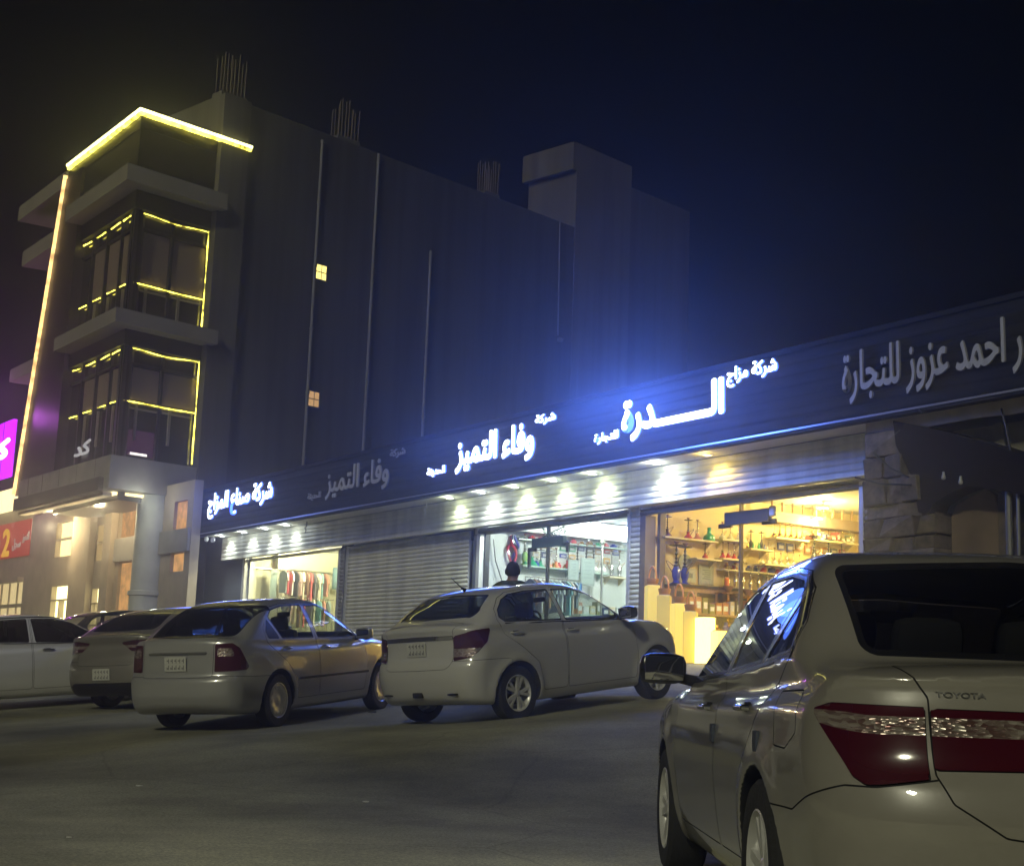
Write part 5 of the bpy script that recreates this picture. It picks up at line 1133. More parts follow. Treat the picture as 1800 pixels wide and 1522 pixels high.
# ------------------------------------------------------------------ the six cars' outlines
def wrapq(x, y, x0): return np.abs(y)+np.maximum(0, x-x0)
NEAR = dict(xr=-.98, xf=3.65, hw=.895, height=1.49, wb=2.7, wheel_r=.315, arch_r=.352, track=1.56, tyre_w=.205, flare=.012,
    plan=[(-1.1, .79), (-.9, .815), (-.5, .86), (0, .884), (1.2, .888), (2.4, .885), (3.1, .865), (3.7, .80)],
    sect=[(.1, .14), (.25, .06), (.34, .032), (.48, .012), (.62, 0), (.74, .004), (.80, .010), (.86, .014), (.92, .034), (1.0, .066), (1.1, .12)],
    deck=[(-1.2, .97), (-.9, .985), (-.6, 1.01), (-.3, 1.01), (.2, .98), (2.0, .96), (2.35, .985), (2.7, .955), (3.2, .86), (3.5, .74), (3.7, .6)],
    rear=[(.1, -.72), (.22, -.84), (.32, -.93), (.44, -.97), (.56, -.975), (.66, -.955), (.71, -.925), (.76, -.905), (.9, -.885), (.95, -.89), (.985, -.905), (1.15, -.90)],
    front=[(.1, 3.4), (.3, 3.6), (.55, 3.65), (.7, 3.58), (.85, 3.4), (1.0, 3.2)], rear_bow=.07, rear_corner=.17, front_bow=.14,
    roof=[(-1.3, .70), (-.80, 1.03), (-.64, 1.045), (-.35, 1.245), (-.05, 1.425), (.3, 1.478), (.8, 1.488), (1.25, 1.46), (1.6, 1.385), (2.0, 1.20), (2.4, .98), (2.9, .68)],
    belt=[(-1, 1.06), (-.6, 1.05), (0, 1.02), (1, .98), (2, .945), (2.6, .93)], bottom=[(-1.1, .30), (-.7, .2), (0, .17), (2.7, .17), (3.4, .17), (3.7, .24)],
    inset=.055, tumble=.36, tcurve=.22, crown=.05, rcrown=.045, k_sh=.09, k_rear=.10, k_roof=.085, bow_r=.22, bow_f=.3, shelf=1.02,
    side_glass=[([(2.13, .985), (1.02, 1.005), (.985, 1.395), (1.33, 1.385), (1.62, 1.315)], 'front'),
                ([(.925, 1.008), (.24, 1.035), (-.035, 1.30), (.09, 1.35), (.42, 1.388), (.925, 1.397)], 'back'),
                ([(.185, 1.037), (-.24, 1.065), (-.205, 1.16), (-.075, 1.275)], 'quarter')],
    rear_glass=[(-.4, 1.045), (.625, 1.055), (.622, 1.385), (-.4, 1.435)], rg_x=(-.95, .15), wind_glass=[(-.4, 1.01), (.68, 1.01), (.57, 1.375), (-.4, 1.42)], ws_x=1.25,
    strips=[([(2.16, .968), (1.0, .993), (.3, 1.018), (-.26, 1.050)], .007, 'chrome'), ([(-.26, 1.050), (-.225, 1.17), (-.09, 1.29), (.06, 1.362), (.42, 1.402)], .006, 'chrome')],
    doors=[('door', [(2.2, .30), (2.27, .62), (2.2, .96), (1.62, 1.345), (1.35, 1.412), (.975, 1.422), (.975, .30)], .03),
           ('door', [(.96, .30), (.96, 1.422), (.42, 1.414), (.07, 1.373), (-.10, 1.30), (-.245, 1.17), (-.275, 1.05), (.10, .82), (.34, .62), (.43, .42), (.47, .30)], .03),
           ('fuel_flap', [(-.20, .935), (-.49, .94), (-.51, .80), (-.40, .745), (-.25, .75)], .02)],
    lamps=[('tail_lamp', lambda x, y, z, n: np.maximum(np.maximum(sdpoly(wrapq(x, y, -.80), z, [(.3, .895), (.88, .903), (.985, .884), (.98, .868), (.705, .660), (.66, .664), (.3, .722)], .006), .528-np.abs(y)), x+.4), 'red_lens', .004),
           ('boot_lamp', lambda x, y, z, n: np.maximum(np.maximum(sdpoly(np.abs(y), z, [(-.1, .892), (.516, .895), (.516, .712), (-.1, .725)], .006), .20-np.abs(y)), x+.5), 'red_lens', .004),
           ('garnish', lambda x, y, z, n: np.maximum(sdpoly(np.abs(y), z, [(-.2, .892), (.198, .892), (.198, .80), (-.2, .80)], .006), x+.5), 'chrome', .006),
           ('head_lamp', lambda x, y, z, n: np.maximum(sdpoly(x, z, [(2.95, .88), (3.2, .84), (3.7, .72), (3.7, .60), (3.45, .62), (3.1, .74)], .02), .3-np.abs(y)), 'lens', .003)],
    tail_band=lambda x, y, z: np.abs(z-.840-.08*np.maximum(0, wrapq(x, y, -.8)-.7))-.027+.05*np.maximum(0, wrapq(x, y, -.8)-.80),
    rear_panels=[('boot_lid', lambda x, y, z, n: np.maximum(sdpoly(np.abs(y), z, [(-.4, 1.3), (.70, 1.3), (.615, 1.07), (.555, .975), (.522, .925), (.515, .70), (.475, .62), (.33, .53), (.1, .505), (-.4, .50)], .02), x+.66), 'paint'),
                 ('rear_bumper', lambda x, y, z, n: np.maximum(sdpoly(x, z, [(-1.4, .0), (-.2, .0), (-.2, .565), (-.50, .565), (-.80, .665), (-.9, .75), (-1.4, .75)], .01), z-.662-.06*np.clip((.68-wrapq(x, y, -.8))/.36, 0, 1)), 'paint')],
    handle_at=[(.30, .865), (1.225, .855)], handle_mat='chrome', mirror=(2.04, .99), rim_style=(5, True), gap=.0055, rear_heads=3, mirror_mat='trim')  # black mirror housing: the shade on it is put into the colour

def variant(base, **k):
    d = dict(base); d.update(dict(tumble=.40, tcurve=.28, rcrown=.055)); d.update(k); return d
# small tall booted saloon (white, middle)
SMALL = variant(NEAR, xr=-.78, xf=3.235, hw=.875, height=1.515, wb=2.45, wheel_r=.305, arch_r=.348, track=1.50, tyre_w=.18, flare=.022,
    plan=[(-.9, .79), (-.7, .815), (-.4, .85), (0, .866), (1.2, .862), (2.2, .862), (2.8, .84), (3.3, .75)],
    sect=[(.1, .12), (.25, .06), (.34, .035), (.48, .018), (.62, .004), (.74, .0), (.84, .006), (.92, .022), (1.0, .05), (1.1, .10)],
    deck=[(-1., 1.05), (-.74, 1.115), (-.55, 1.125), (-.3, 1.08), (.2, 1.0), (1.9, .99), (2.2, 1.02), (2.5, .99), (2.9, .90), (3.1, .80), (3.3, .62)],
    rear=[(.1, -.50), (.22, -.64), (.32, -.72), (.44, -.76), (.56, -.775), (.66, -.765), (.71, -.735), (.76, -.715), (.9, -.70), (1.0, -.70), (1.08, -.725), (1.2, -.72)],
    front=[(.1, 3.0), (.3, 3.18), (.55, 3.235), (.7, 3.20), (.85, 3.08), (1.0, 2.85)], rear_bow=.06, rear_corner=.14,
    roof=[(-1.2, .70), (-.66, 1.09), (-.5, 1.18), (-.28, 1.32), (-.02, 1.445), (.3, 1.498), (.8, 1.515), (1.2, 1.49), (1.5, 1.42), (1.85, 1.25), (2.25, 1.0), (2.7, .68)],
    belt=[(-1, 1.10), (-.4, 1.08), (0, 1.06), (1, 1.015), (2, .97), (2.6, .95)], bottom=[(-.9, .33), (-.6, .24), (0, .19), (2.45, .19), (3.0, .2), (3.3, .28)],
    tumble=.36, tcurve=.25, shelf=1.05, inset=.05,
    side_glass=[([(1.95, 1.02), (.90, 1.055), (.86, 1.43), (1.2, 1.415), (1.47, 1.345)], 'front'),
                ([(.84, 1.058), (-.10, 1.095), (-.175, 1.15), (-.15, 1.235), (-.02, 1.345), (.12, 1.40), (.40, 1.428), (.80, 1.432)], 'back')],
    rear_glass=[(-.4, 1.165), (.60, 1.175), (.62, 1.22), (.52, 1.41), (-.4, 1.45)], rg_x=(-.85, .2), wind_glass=[(-.4, 1.04), (.66, 1.04), (.56, 1.41), (-.4, 1.455)], ws_x=1.15,
    strips=[([(1.98, 1.005), (.9, 1.04), (-.1, 1.078)], .007, 'trim')],
    doors=[('door', [(2.05, .30), (2.1, .62), (2.04, .99), (1.47, 1.375), (1.2, 1.442), (.85, 1.455), (.85, .30)], .03),
           ('door', [(.835, .30), (.835, 1.455), (.40, 1.452), (.10, 1.424), (-.05, 1.365), (-.19, 1.245), (-.215, 1.13), (-.13, .95), (.10, .80), (.34, .62), (.40, .42), (.42, .30)], .04)],
    lamps=[('tail_lamp', lambda x, y, z, n: np.maximum(np.maximum(sdpoly(wrapq(x, y, -.63), z, [(.55, .985), (.84, 1.035), (1.10, 1.045), (1.04, .90), (.90, .80), (.78, .745), (.55, .715)], .02), .55-np.abs(y)), x+.3), 'red_lens', .006),
           ('garnish', lambda x, y, z, n: np.maximum(sdpoly(np.abs(y), z, [(-.2, 1.00), (.545, .99), (.545, .945), (-.2, .95)], .006), x+.5), 'chrome', .008),
           ('head_lamp', lambda x, y, z, n: np.maximum(sdpoly(x, z, [(2.50, .96), (2.75, .93), (3.3, .74), (3.3, .62), (3.05, .66), (2.75, .80)], .02), .3-np.abs(y)), 'lens', .004)],
    tail_band=lambda x, y, z: np.maximum(np.abs(z-.80)-.045, wrapq(x, y, -.63)-.93),
    rear_panels=[('boot_lid', lambda x, y, z, n: np.maximum(sdpoly(np.abs(y), z, [(-.4, 1.4), (.66, 1.4), (.60, 1.12), (.55, 1.04), (.545, .72), (.52, .66), (.46, .63), (-.4, .62)], .03), x+.52), 'paint'),
                 ('rear_bumper', lambda x, y, z, n: sdpoly(x, z, [(-1.4, .0), (-.1, .0), (-.1, .70), (-.40, .71), (-1.4, .735)], .01), 'paint')],
    handle_at=[(.06, .965), (.98, .935)], handle_mat='paint', mirror=(1.86, 1.04), rim_style=(5, True), gap=.0055, rear_heads=2, mirror_mat='trim')
# older rounded silver saloon
OLD = variant(NEAR, xr=-1.0, xf=3.53, hw=.86, height=1.475, wb=2.6, wheel_r=.305, arch_r=.352, track=1.48, tyre_w=.185, flare=.006,
    plan=[(-1.1, .74), (-.9, .785), (-.5, .835), (0, .85), (1.2, .852), (2.3, .85), (3.0, .82), (3.6, .72)],
    sect=[(.1, .12), (.25, .05), (.34, .024), (.48, .008), (.62, 0), (.74, .004), (.84, .014), (.92, .034), (1.0, .066), (1.1, .12)],
    deck=[(-1.2, 1.02), (-.92, 1.06), (-.6, 1.065), (-.3, 1.02), (.2, .96), (1.9, .95), (2.3, .98), (2.6, .95), (3.1, .84), (3.4, .70), (3.6, .55)],
    rear=[(.1, -.80), (.22, -.90), (.32, -.97), (.44, -1.0), (.56, -1.0), (.60, -.985), (.63, -.955), (.68, -.945), (.8, -.935), (.95, -.925), (1.03, -.93), (1.15, -.9)],
    front=[(.1, 3.3), (.3, 3.48), (.55, 3.53), (.7, 3.46), (.85, 3.25), (1.0, 3.0)], rear_bow=.08, rear_corner=.13,
    roof=[(-1.3, .74), (-.78, 1.03), (-.60, 1.12), (-.35, 1.265), (-.05, 1.40), (.3, 1.456), (.8, 1.475), (1.2, 1.455), (1.55, 1.38), (1.95, 1.19), (2.35, .97), (2.9, .65)],
    belt=[(-1, 1.02), (-.5, 1.0), (0, .985), (1, .955), (2, .925), (2.6, .92)],
    side_glass=[([(2.05, .965), (1.0, .985), (.965, 1.39), (1.3, 1.38), (1.57, 1.31)], 'front'),
                ([(.905, .987), (.16, 1.0), (.005, 1.255), (.14, 1.34), (.42, 1.383), (.905, 1.392)], 'back'),
                ([(.11, 1.001), (-.14, 1.01), (-.16, 1.09), (-.035, 1.235)], 'back')],
    strips=[([(2.2, .52), (1.0, .525), (.45, .53)], .014, 'trim')],
    doors=[('door', [(2.12, .30), (2.18, .62), (2.12, .94), (1.57, 1.345), (1.3, 1.41), (.955, 1.42), (.955, .30)], .03),
           ('door', [(.94, .30), (.94, 1.42), (.42, 1.41), (.12, 1.368), (-.03, 1.285), (-.19, 1.13), (-.19, .98), (-.02, .85), (.20, .72), (.36, .55), (.42, .42), (.44, .30)], .03)],
    lamps=[('tail_lamp', lambda x, y, z, n: np.maximum(np.maximum(sdpoly(wrapq(x, y, -.82), z, [(.50, .98), (.74, .985), (.86, .93), (1.02, .72), (.97, .685), (.50, .675)], .02), .52-np.abs(y)), x+.4), 'red_lens', .006),
           ('garnish', lambda x, y, z, n: np.maximum(sdpoly(np.abs(y), z, [(-.2, .90), (.42, .895), (.42, .865), (-.2, .868)], .006), x+.5), 'chrome', .01),
           ('head_lamp', lambda x, y, z, n: np.maximum(sdpoly(x, z, [(2.9, .88), (3.1, .83), (3.6, .70), (3.6, .56), (3.35, .60), (3.05, .74)], .02), .3-np.abs(y)), 'lens', .003)],
    tail_band=lambda x, y, z: sdpoly(wrapq(x, y, -.82), z, [(.55, .93), (.72, .93), (.78, .84), (.55, .84)], .02),
    rear_panels=[('boot_lid', lambda x, y, z, n: np.maximum(sdpoly(np.abs(y), z, [(-.4, 1.3), (.62, 1.3), (.57, 1.06), (.51, .98), (.50, .64), (.48, .615), (-.4, .61)], .03), x+.64), 'paint'),
                 ('rear_bumper', lambda x, y, z, n: sdpoly(x, z, [(-1.4, .0), (-.2, .0), (-.2, .60), (-.55, .61), (-1.4, .665)], .01), 'paint')],
    handle_at=[(.22, .885), (1.12, .865)], handle_mat='paint', mirror=(1.95, .96), rim_style='steel_cover', gap=.0055, rear_heads=2, mirror_mat='paint')
# newer sporty saloon with slim lamps
SPORT = variant(NEAR, xr=-1.0, xf=3.57, hw=.90, height=1.435, rear_heads=2,
    deck=[(-1.2, 1.02), (-.95, 1.075), (-.8, 1.075), (-.5, 1.04), (-.2, 1.0), (.2, .96), (2.0, .95), (2.35, .975), (2.7, .945), (3.2, .84), (3.45, .72), (3.7, .55)],
    rear=[(.1, -.76), (.22, -.88), (.32, -.955), (.44, -.99), (.56, -.995), (.66, -.97), (.71, -.94), (.76, -.92), (.9, -.90), (1.0, -.93), (1.06, -.97), (1.15, -.96)],
    roof=[(-1.3, .80), (-.85, 1.03), (-.62, 1.14), (-.35, 1.26), (-.05, 1.365), (.3, 1.415), (.8, 1.435), (1.25, 1.41), (1.6, 1.34), (2.0, 1.16), (2.4, .96), (2.9, .66)],
    side_glass=[([(2.13, .965), (1.02, .995), (.985, 1.355), (1.33, 1.345), (1.62, 1.275)], 'front'),
                ([(.925, .998), (-.12, 1.04), (-.30, 1.09), (-.16, 1.23), (.09, 1.315), (.42, 1.348), (.925, 1.357)], 'back')],
    rear_glass=[(-.4, 1.105), (.62, 1.12), (.50, 1.335), (-.4, 1.365)], wind_glass=[(-.4, .99), (.68, .99), (.57, 1.335), (-.4, 1.375)],
    strips=[([(2.16, .95), (1.0, .98), (-.1, 1.022), (-.34, 1.085), (-.18, 1.25), (.08, 1.335), (.42, 1.37), (1.0, 1.378), (1.34, 1.367), (1.64, 1.297), (2.1, 1.01)], .008, 'chrome')],
    doors=[('door', [(2.2, .30), (2.27, .62), (2.2, .94), (1.62, 1.315), (1.35, 1.375), (.975, 1.387), (.975, .30)], .03),
           ('door', [(.96, .30), (.96, 1.387), (.42, 1.38), (.07, 1.345), (-.20, 1.255), (-.36, 1.10), (-.275, 1.02), (.10, .82), (.34, .62), (.43, .42), (.47, .30)], .03)],
    lamps=[('tail_lamp', lambda x, y, z, n: np.maximum(np.maximum(sdpoly(wrapq(x, y, -.80), z, [(.28, .955), (.5, .985), (.95, .985), (1.17, .945), (1.08, .86), (.80, .80), (.45, .83)], .015), .28-np.abs(y)), x+.3), 'red_lens', .006),
           ('head_lamp', lambda x, y, z, n: np.maximum(sdpoly(x, z, [(2.8, .88), (3.1, .84), (3.6, .70), (3.6, .58), (3.4, .62), (3.0, .74)], .02), .3-np.abs(y)), 'lens', .003)],
    tail_band=lambda x, y, z: np.maximum(np.abs(z-.90)-.02, wrapq(x, y, -.80)-.9),
    rear_panels=[('boot_lid', lambda x, y, z, n: np.maximum(sdpoly(np.abs(y), z, [(-.4, 1.3), (.70, 1.3), (.62, 1.07), (.55, 1.0), (.52, .70), (.48, .64), (-.4, .63)], .02), x+.68), 'paint'),
                 ('diffuser', lambda x, y, z, n: np.maximum(sdpoly(np.abs(y), z, [(-.4, .40), (.55, .40), (.66, .36), (.70, .1), (-.4, .1)], .02), x+.55), 'trim'),
                 ('rear_bumper', lambda x, y, z, n: sdpoly(x, z, [(-1.4, .0), (-.2, .0), (-.2, .625), (-.50, .625), (-.64, .70), (-1.4, .70)], .01), 'paint')],
    handle_at=[(.28, .895), (1.2, .875)], handle_mat='chrome', mirror=(2.04, .97), rim_style=(5, True), gap=.006)
# ------------------------------------------------------------------ car materials and placing
def paint(nm, col, metal=0., rough=.32):
    m = new_mat(nm, tuple(c*.9 for c in col), rough, metal, coat=1.); m.node_tree.nodes['Principled BSDF'].inputs['Coat IOR'].default_value = 1.85
    return m
glass_d = glass_mat('dark_tint', (.10, .11, .11)); glass_l = glass_mat('light_tint', (.86, .90, .87)); glass_m = glass_mat('mid_tint', (.55, .58, .56))
def car_mats(pm, glass=glass_d, front=None, back=None):
    M = dict(CM); M['paint'] = pm; M['glass'] = glass
    if front: M['front_glass'] = front
    if back: M['back_glass'] = back
    return M
CM = dict(rim=new_mat('alloy', (.62, .62, .62), .3, .3), tyre=new_mat('rubber', (.018, .018, .018), .85, bump=.3, bscale=40), dark_metal=new_mat('disc', (.12, .12, .12), .5, .8), liner=new_mat('black_plastic', (.012, .012, .012), .85),
    trim=new_mat('gloss_black', (.012, .012, .013), .25), chrome=new_mat('chrome', (.75, .75, .76), .12, 1.), red_lens=new_mat('red_lens', (.055, .004, .010), .12, coat=.6, spec=.5), lens=new_mat('clear_lens', (.42, .38, .35), .2, .45, coat=1.),
    gap=new_mat('shut_line', (.006, .006, .006), .9), interior=new_mat('dark_trim', (.03, .03, .03), .8), seat=new_mat('grey_cloth', (.10, .10, .10), .9), mirror=new_mat('mirror_glass', (.8, .8, .82), .02, 1.))
# moulded ribs and reflector cells inside the clear lens
_t = CM['lens'].node_tree; _b = _t.nodes['Principled BSDF']; _c = _t.nodes.new('ShaderNodeTexCoord'); _v = _t.nodes.new('ShaderNodeTexVoronoi'); _v.inputs['Scale'].default_value = 70
_m = _t.nodes.new('ShaderNodeMapping'); _m.inputs['Scale'].default_value = (.3, .55, 1.5); _t.links.new(_c.outputs['Object'], _m.inputs['Vector']); _t.links.new(_m.outputs[0], _v.inputs['Vector'])
_p = _t.nodes.new('ShaderNodeBump'); _p.inputs['Strength'].default_value = .5; _p.inputs['Distance'].default_value = .01; _t.links.new(_v.outputs['Distance'], _p.inputs['Height']); _t.links.new(_p.outputs[0], _b.inputs['Normal'])
_r = _t.nodes.new('ShaderNodeValToRGB'); _r.color_ramp.elements[0].color = (.10, .03, .03, 1); _r.color_ramp.elements[1].color = (.45, .41, .37, 1); _t.links.new(_v.outputs['Color'], _r.inputs['Fac']); _t.links.new(_r.outputs[0], _b.inputs['Base Color'])
M_plate = new_mat('plate_white', (.50, .50, .46), .4); M_plt = new_mat('plate_ink', (.16, .16, .16), .5)
def plate(root, fn, p, yc, zc, w=.31, h=.16, txt='٦٤٨ ٢'):
    x = min(surf_x_rear(fn, yc+w*.4, zc+h*.4, p['xr']), surf_x_rear(fn, yc-w*.4, zc-h*.4, p['xr']), surf_x_rear(fn, yc, zc, p['xr']))-.012
    m = MB(); rbox(m, (x, yc, zc), (.014, w, h), .006); o = m.build('number_plate', M_plate, root, smooth=True)
    m = MB()
    for k in range(5):
        y0 = yc-w*.42+k*w*.175
        m.box(x-.0085, x-.0075, y0, y0+w*.035, zc+.01, zc+h*.36); m.box(x-.0085, x-.0075, y0, y0+w*.10, zc+.03, zc+.045)
        m.box(x-.0085, x-.0075, y0, y0+w*.035, zc-h*.38, zc-.012); m.box(x-.0085, x-.0075, y0+w*.05, y0+w*.11, zc-h*.36, zc-h*.22)
    m.build('plate_digits', M_plt, o)
def place(root, x, y, az, p, sink=.012):
    """stand a car on the ground with its rear axle centre at x,y and its nose towards azimuth az (degrees from +y to +x)"""
    a = math.radians(az); f = V3(math.sin(a), math.cos(a), 0); l = V3(-math.cos(a), math.sin(a), 0); hw = p['track']/2; wb = p['wb']
    c = V3(x, y, 0); zs = {}
    for i, q in enumerate((c+l*hw, c-l*hw, c+f*wb+l*hw, c+f*wb-l*hw)): zs[i] = float(ground_z(q[0], q[1]))
    pf = ((zs[2]+zs[3])-(zs[0]+zs[1]))/2/wb; pl = ((zs[0]+zs[2])-(zs[1]+zs[3]))/2/(2*hw); zc = (zs[0]+zs[1])/2
    fx = V3(f[0], f[1], pf); fx /= np.linalg.norm(fx); lx = V3(l[0], l[1], pl); lx -= fx*(lx@fx); lx /= np.linalg.norm(lx); ux = np.cross(fx, lx)
    root.matrix_world = Matrix(((fx[0], lx[0], ux[0], x), (fx[1], lx[1], ux[1], y), (fx[2], lx[2], ux[2], zc-sink), (0, 0, 0, 1)))
def badge(root, fn, p, s, y0, y1, z0, z1, mat, nm='badge'):
    c = bpy.data.curves.new('lettering', 'FONT'); c.body = s; c.extrude = .5; c.offset = .01; o = bpy.data.objects.new('lettering', c); COL.objects.link(o)
    me = bpy.data.meshes.new_from_object(o.evaluated_get(bpy.context.evaluated_depsgraph_get())); bpy.data.objects.remove(o)
    co = np.array([v.co[:] for v in me.vertices]); lo, hi = co.min(0), co.max(0); u = (co-lo)/(hi-lo)
    for v, (a, b, k) in zip(me.vertices, u):
        y = y0+(y1-y0)*a; z = z0+(z1-z0)*b; v.co = (surf_x_rear(fn, y, z, p['xr'])-.006*k+.001, y, z)
    me.materials.clear(); me.materials.append(mat); me.name = nm; o = bpy.data.objects.new(nm, me); COL.objects.link(o); o.parent = root

near, fnn = make_car(NEAR, 'large near white saloon seen from behind, cut by the right edge', dict(car_mats(paint('white_paint', (.29, .275, .245)), glass_d), rear_pane=glass_mat('rear_tint', (.34, .35, .35))), .018)
badge(near, fnn, NEAR, 'TOYOTA', .497, .352, .928, .945, CM['dark_metal']); place(near, 1.785, 5.35, -.7, NEAR)
for hx, sz in ((.97, .05), (-.02, .05)):
    m = MB(); yy = surf_y(fnn, hx, .80, NEAR['hw']); rbox(m, (hx+.02, yy+.008, .755), (.075, .018, .075), .006); m.build('door_guard', new_mat('blue_foam', (.05, .06, .09), .8) if 'blue_foam' not in bpy.data.materials else bpy.data.materials['blue_foam'], near, smooth=True)
small, fns = make_car(SMALL, 'tall white saloon with dark rear window, parked between silver saloon and near white saloon', car_mats(paint('dusty_white_paint', (.55, .545, .52), 0, .30), glass_d, glass_l, glass_m), .022)
plate(small, fns, SMALL, .0, .86)
for yy, w, h in ((.0, .16, .06), (.52, .15, .022), (-.52, .15, .022)):
    m = MB(); rbox(m, (surf_x_rear(fns, yy, .36, SMALL['xr'])-.002, yy, .36), (.03, w, h), .008); m.build('bumper_slot', CM['liner'], small, smooth=True)
m = MB(); m.tube((.08, 0, 1.49), (-.10, 0, 1.63), .008, .004); m.tube((.10, 0, 1.485), (.05, 0, 1.51), .025, .015); m.build('roof_antenna', CM['liner'], small); place(small, -.38, 17.2, 44.5, SMALL)
old, fno = make_car(OLD, 'silver saloon with triangular tail lamps left of the tall white saloon', car_mats(paint('silver_paint', (.41, .41, .41), .3, .30), glass_d, glass_l, glass_l), .022)
plate(old, fno, OLD, .0, .77); place(old, -3.17, 17.2, 23, OLD); old.scale = (.95, .90, .98)
sport, fnp = make_car(SPORT, 'champagne saloon with slim tail lamps behind the silver saloon', car_mats(paint('champagne_paint', (.26, .245, .21), .35, .34), glass_d, glass_d), .026)
plate(sport, fnp, SPORT, .0, .52); place(sport, -5.15, 22.0, 27, SPORT)
left, fnl = make_car(variant(SPORT, height=1.45), 'white saloon at left edge with only its side in view', car_mats(paint('clean_white_paint', (.74, .74, .73), 0, .35), glass_d, glass_d), .026)
place(left, -8.35, 22.95, 57, SPORT)
dark, fnd = make_car(SMALL, 'black saloon behind the left white one, only roof and windows in view', car_mats(paint('black_paint', (.02, .02, .022)), glass_l), .03)
place(dark, -8.6, 30.5, 50, SMALL)
# ------------------------------------------------------------------ ruined stone shop front at right
M_rub = new_mat('rough_stone', (.15, .125, .10), .95, vary=.45, vscale=5, bump=1., bscale=14); M_rub2 = new_mat('brown_stone', (.11, .09, .07), .95, vary=.45, vscale=5, bump=1., bscale=14)
M_tarp = new_mat('black_tarp', (.011, .009, .009), .9, spec=.1, bump=.5, bscale=4); M_torn = new_mat('torn_panel', (.26, .25, .20), .7, vary=.25, vscale=2)
rs = root_at('stone_pillar', 'rough broken stone pillar right of the yellow-lit shop', 'pillar'); rr = random.Random(11)
def stone_block(a, b, z0, z1, s0, s1, mat):
    m = MB(); P = []
    for x in (a, b):
        for y in (s0, s1):
            for z in (z0, z1): P.append(F(x+rr.uniform(-.035, .035), y+rr.uniform(-.05, .05), z+rr.uniform(-.02, .02)))
    m.v += [tuple(p) for p in P]
    for q in ((0, 1, 3, 2), (4, 6, 7, 5), (0, 4, 5, 1), (2, 3, 7, 6), (0, 2, 6, 4), (1, 5, 7, 3)): m.f.append(q); m.m.append(0)
    return m.build('stone', mat, rs, bevel=.02)
z = -.1
while z < 3.55:
    h = rr.choice((.22, .3, .36, .42)); L, Rr = 5.42, (6.85 if z < 2.1 else 6.6 if z < 2.9 else 6.25); x = L+rr.uniform(-.04, .04)
    while x < Rr-.12:
        w = min(rr.uniform(.35, .8), Rr-x)
        if Rr-x-w < .2: w = Rr-x
        stone_block(x, x+w-.012, z, z+h-.012, .45, 1.0+rr.uniform(-.05, .06), rr.choice((M_rub, M_rub2))); x += w
    z += h
m = MB(); m.box(5.48, 6.3, .42, .88, -.5, 3.7, F); m.box(6.3, 6.78, .42, .86, -.5, 2.3, F); m.build('core', M_rub2, rs)
for a in ((5.35, 2.95, 6.5, 2.72), (5.75, 3.3, 6.45, 2.85)):
    m = MB(); m.path([F(a[0], 1.12, a[1]), F((a[0]+a[2])/2, 1.14, (a[1]+a[3])/2-.05), F(a[2], 1.1, a[3])], .016, 6); m.build('loose_cable', M_black, rs)
anchor(rs, F(6.1, .7, -.3))
aw = root_at('awning', 'black sagging awning sloping down over the dark stone shop', 'awning')
m = MB(); pr = [(6.05, 3.80), (6.4, 3.70), (6.9, 3.56), (7.3, 3.42), (7.9, 3.22), (8.5, 2.98), (9.6, 2.6), (11.5, 2.2)]
lo = [(11.5, 1.9), (9.6, 2.2), (8.4, 2.42), (7.9, 2.55), (7.5, 2.62), (7.15, 2.55), (6.85, 2.42), (6.72, 2.25), (6.55, 2.3), (6.4, 2.9), (6.1, 3.4)]
m.prism(pr+lo, .62, 1.0, lambda a, b, c: F(a, c, b)); m.build('cloth', M_tarp, aw)
m = MB(); m.prism(pr+[(p[0], p[1]-.05) for p in pr[::-1]], .0, .62, lambda a, b, c: F(a, c, b)); m.build('top_sheet', M_tarp, aw); anchor(aw, F(8, .5, 2.0))
dw = root_at('stone_shop', 'dark stone shop front with arched brown panel at right edge', 'shop front')
m = MB(); m.box(4.80, 12, -.2, .02, -.6, 3.2, F); m.build('wall', M_rub2, dw)
m = MB(); arch = [(6.85, -.3), (6.85, 2.25), (6.95, 2.42), (7.2, 2.5), (7.5, 2.62), (7.68, 2.5), (7.72, 2.3), (7.72, -.3)]; m.prism(arch, .5, .6, lambda a, b, c: F(a, c, b)); m.build('arched_panel', new_mat('brown_panel', (.17, .125, .09), .7, vary=.2, vscale=2), dw)
m = MB(); m.box(7.74, 8.1, .3, .62, -.3, 2.5, F); m.box(8.3, 9.6, .3, .6, -.3, 2.3, F); m.build('side_panel', M_rub2, dw)
m = MB(); m.tube(F(8.17, .9, -.3), F(8.15, .9, 2.86), .05, n=10); m.path([F(8.15, .9, 2.84), F(8.02, .92, 2.88), F(7.95, .92, 2.80)], .03, 6); m.tube(F(8.32, .9, -.3), F(8.32, .9, 2.7), .03, n=8); m.build('bent_post', new_mat('grey_post', (.20, .20, .20), .5, .4), dw)
anchor(dw, F(8, 0, -.4))
for i, (t, z, lb) in enumerate(((7.10, 2.78, 'larger unlit white bulb under the black awning'), (7.42, 2.68, 'smaller unlit white bulb under the black awning'))):
    m = MB(); m.lathe([(0, -.04), (.03, -.025), (.036, 0), (.026, .03), (.02, .06), (.02, .09), (0, .09)], F(t, 1.06, z), 14); o = m.build('bulb', new_mat('bulb_white', (.35, .35, .34), .3) if i == 0 else bpy.data.materials['bulb_white'], smooth=True); tag(anchor(o, F(t, 1.06, z)), lb, 'bulb')
tp = root_at('torn_cladding', 'ragged pale cladding hanging under the fascia at right edge', 'cladding')
def ragged(a, b, top, base, amp, n):
    r2 = random.Random(int(a*10)); return [(a, top)]+[(b, top)]+[(b-(b-a)*i/n, base+r2.uniform(-amp, amp)) for i in range(n+1)]
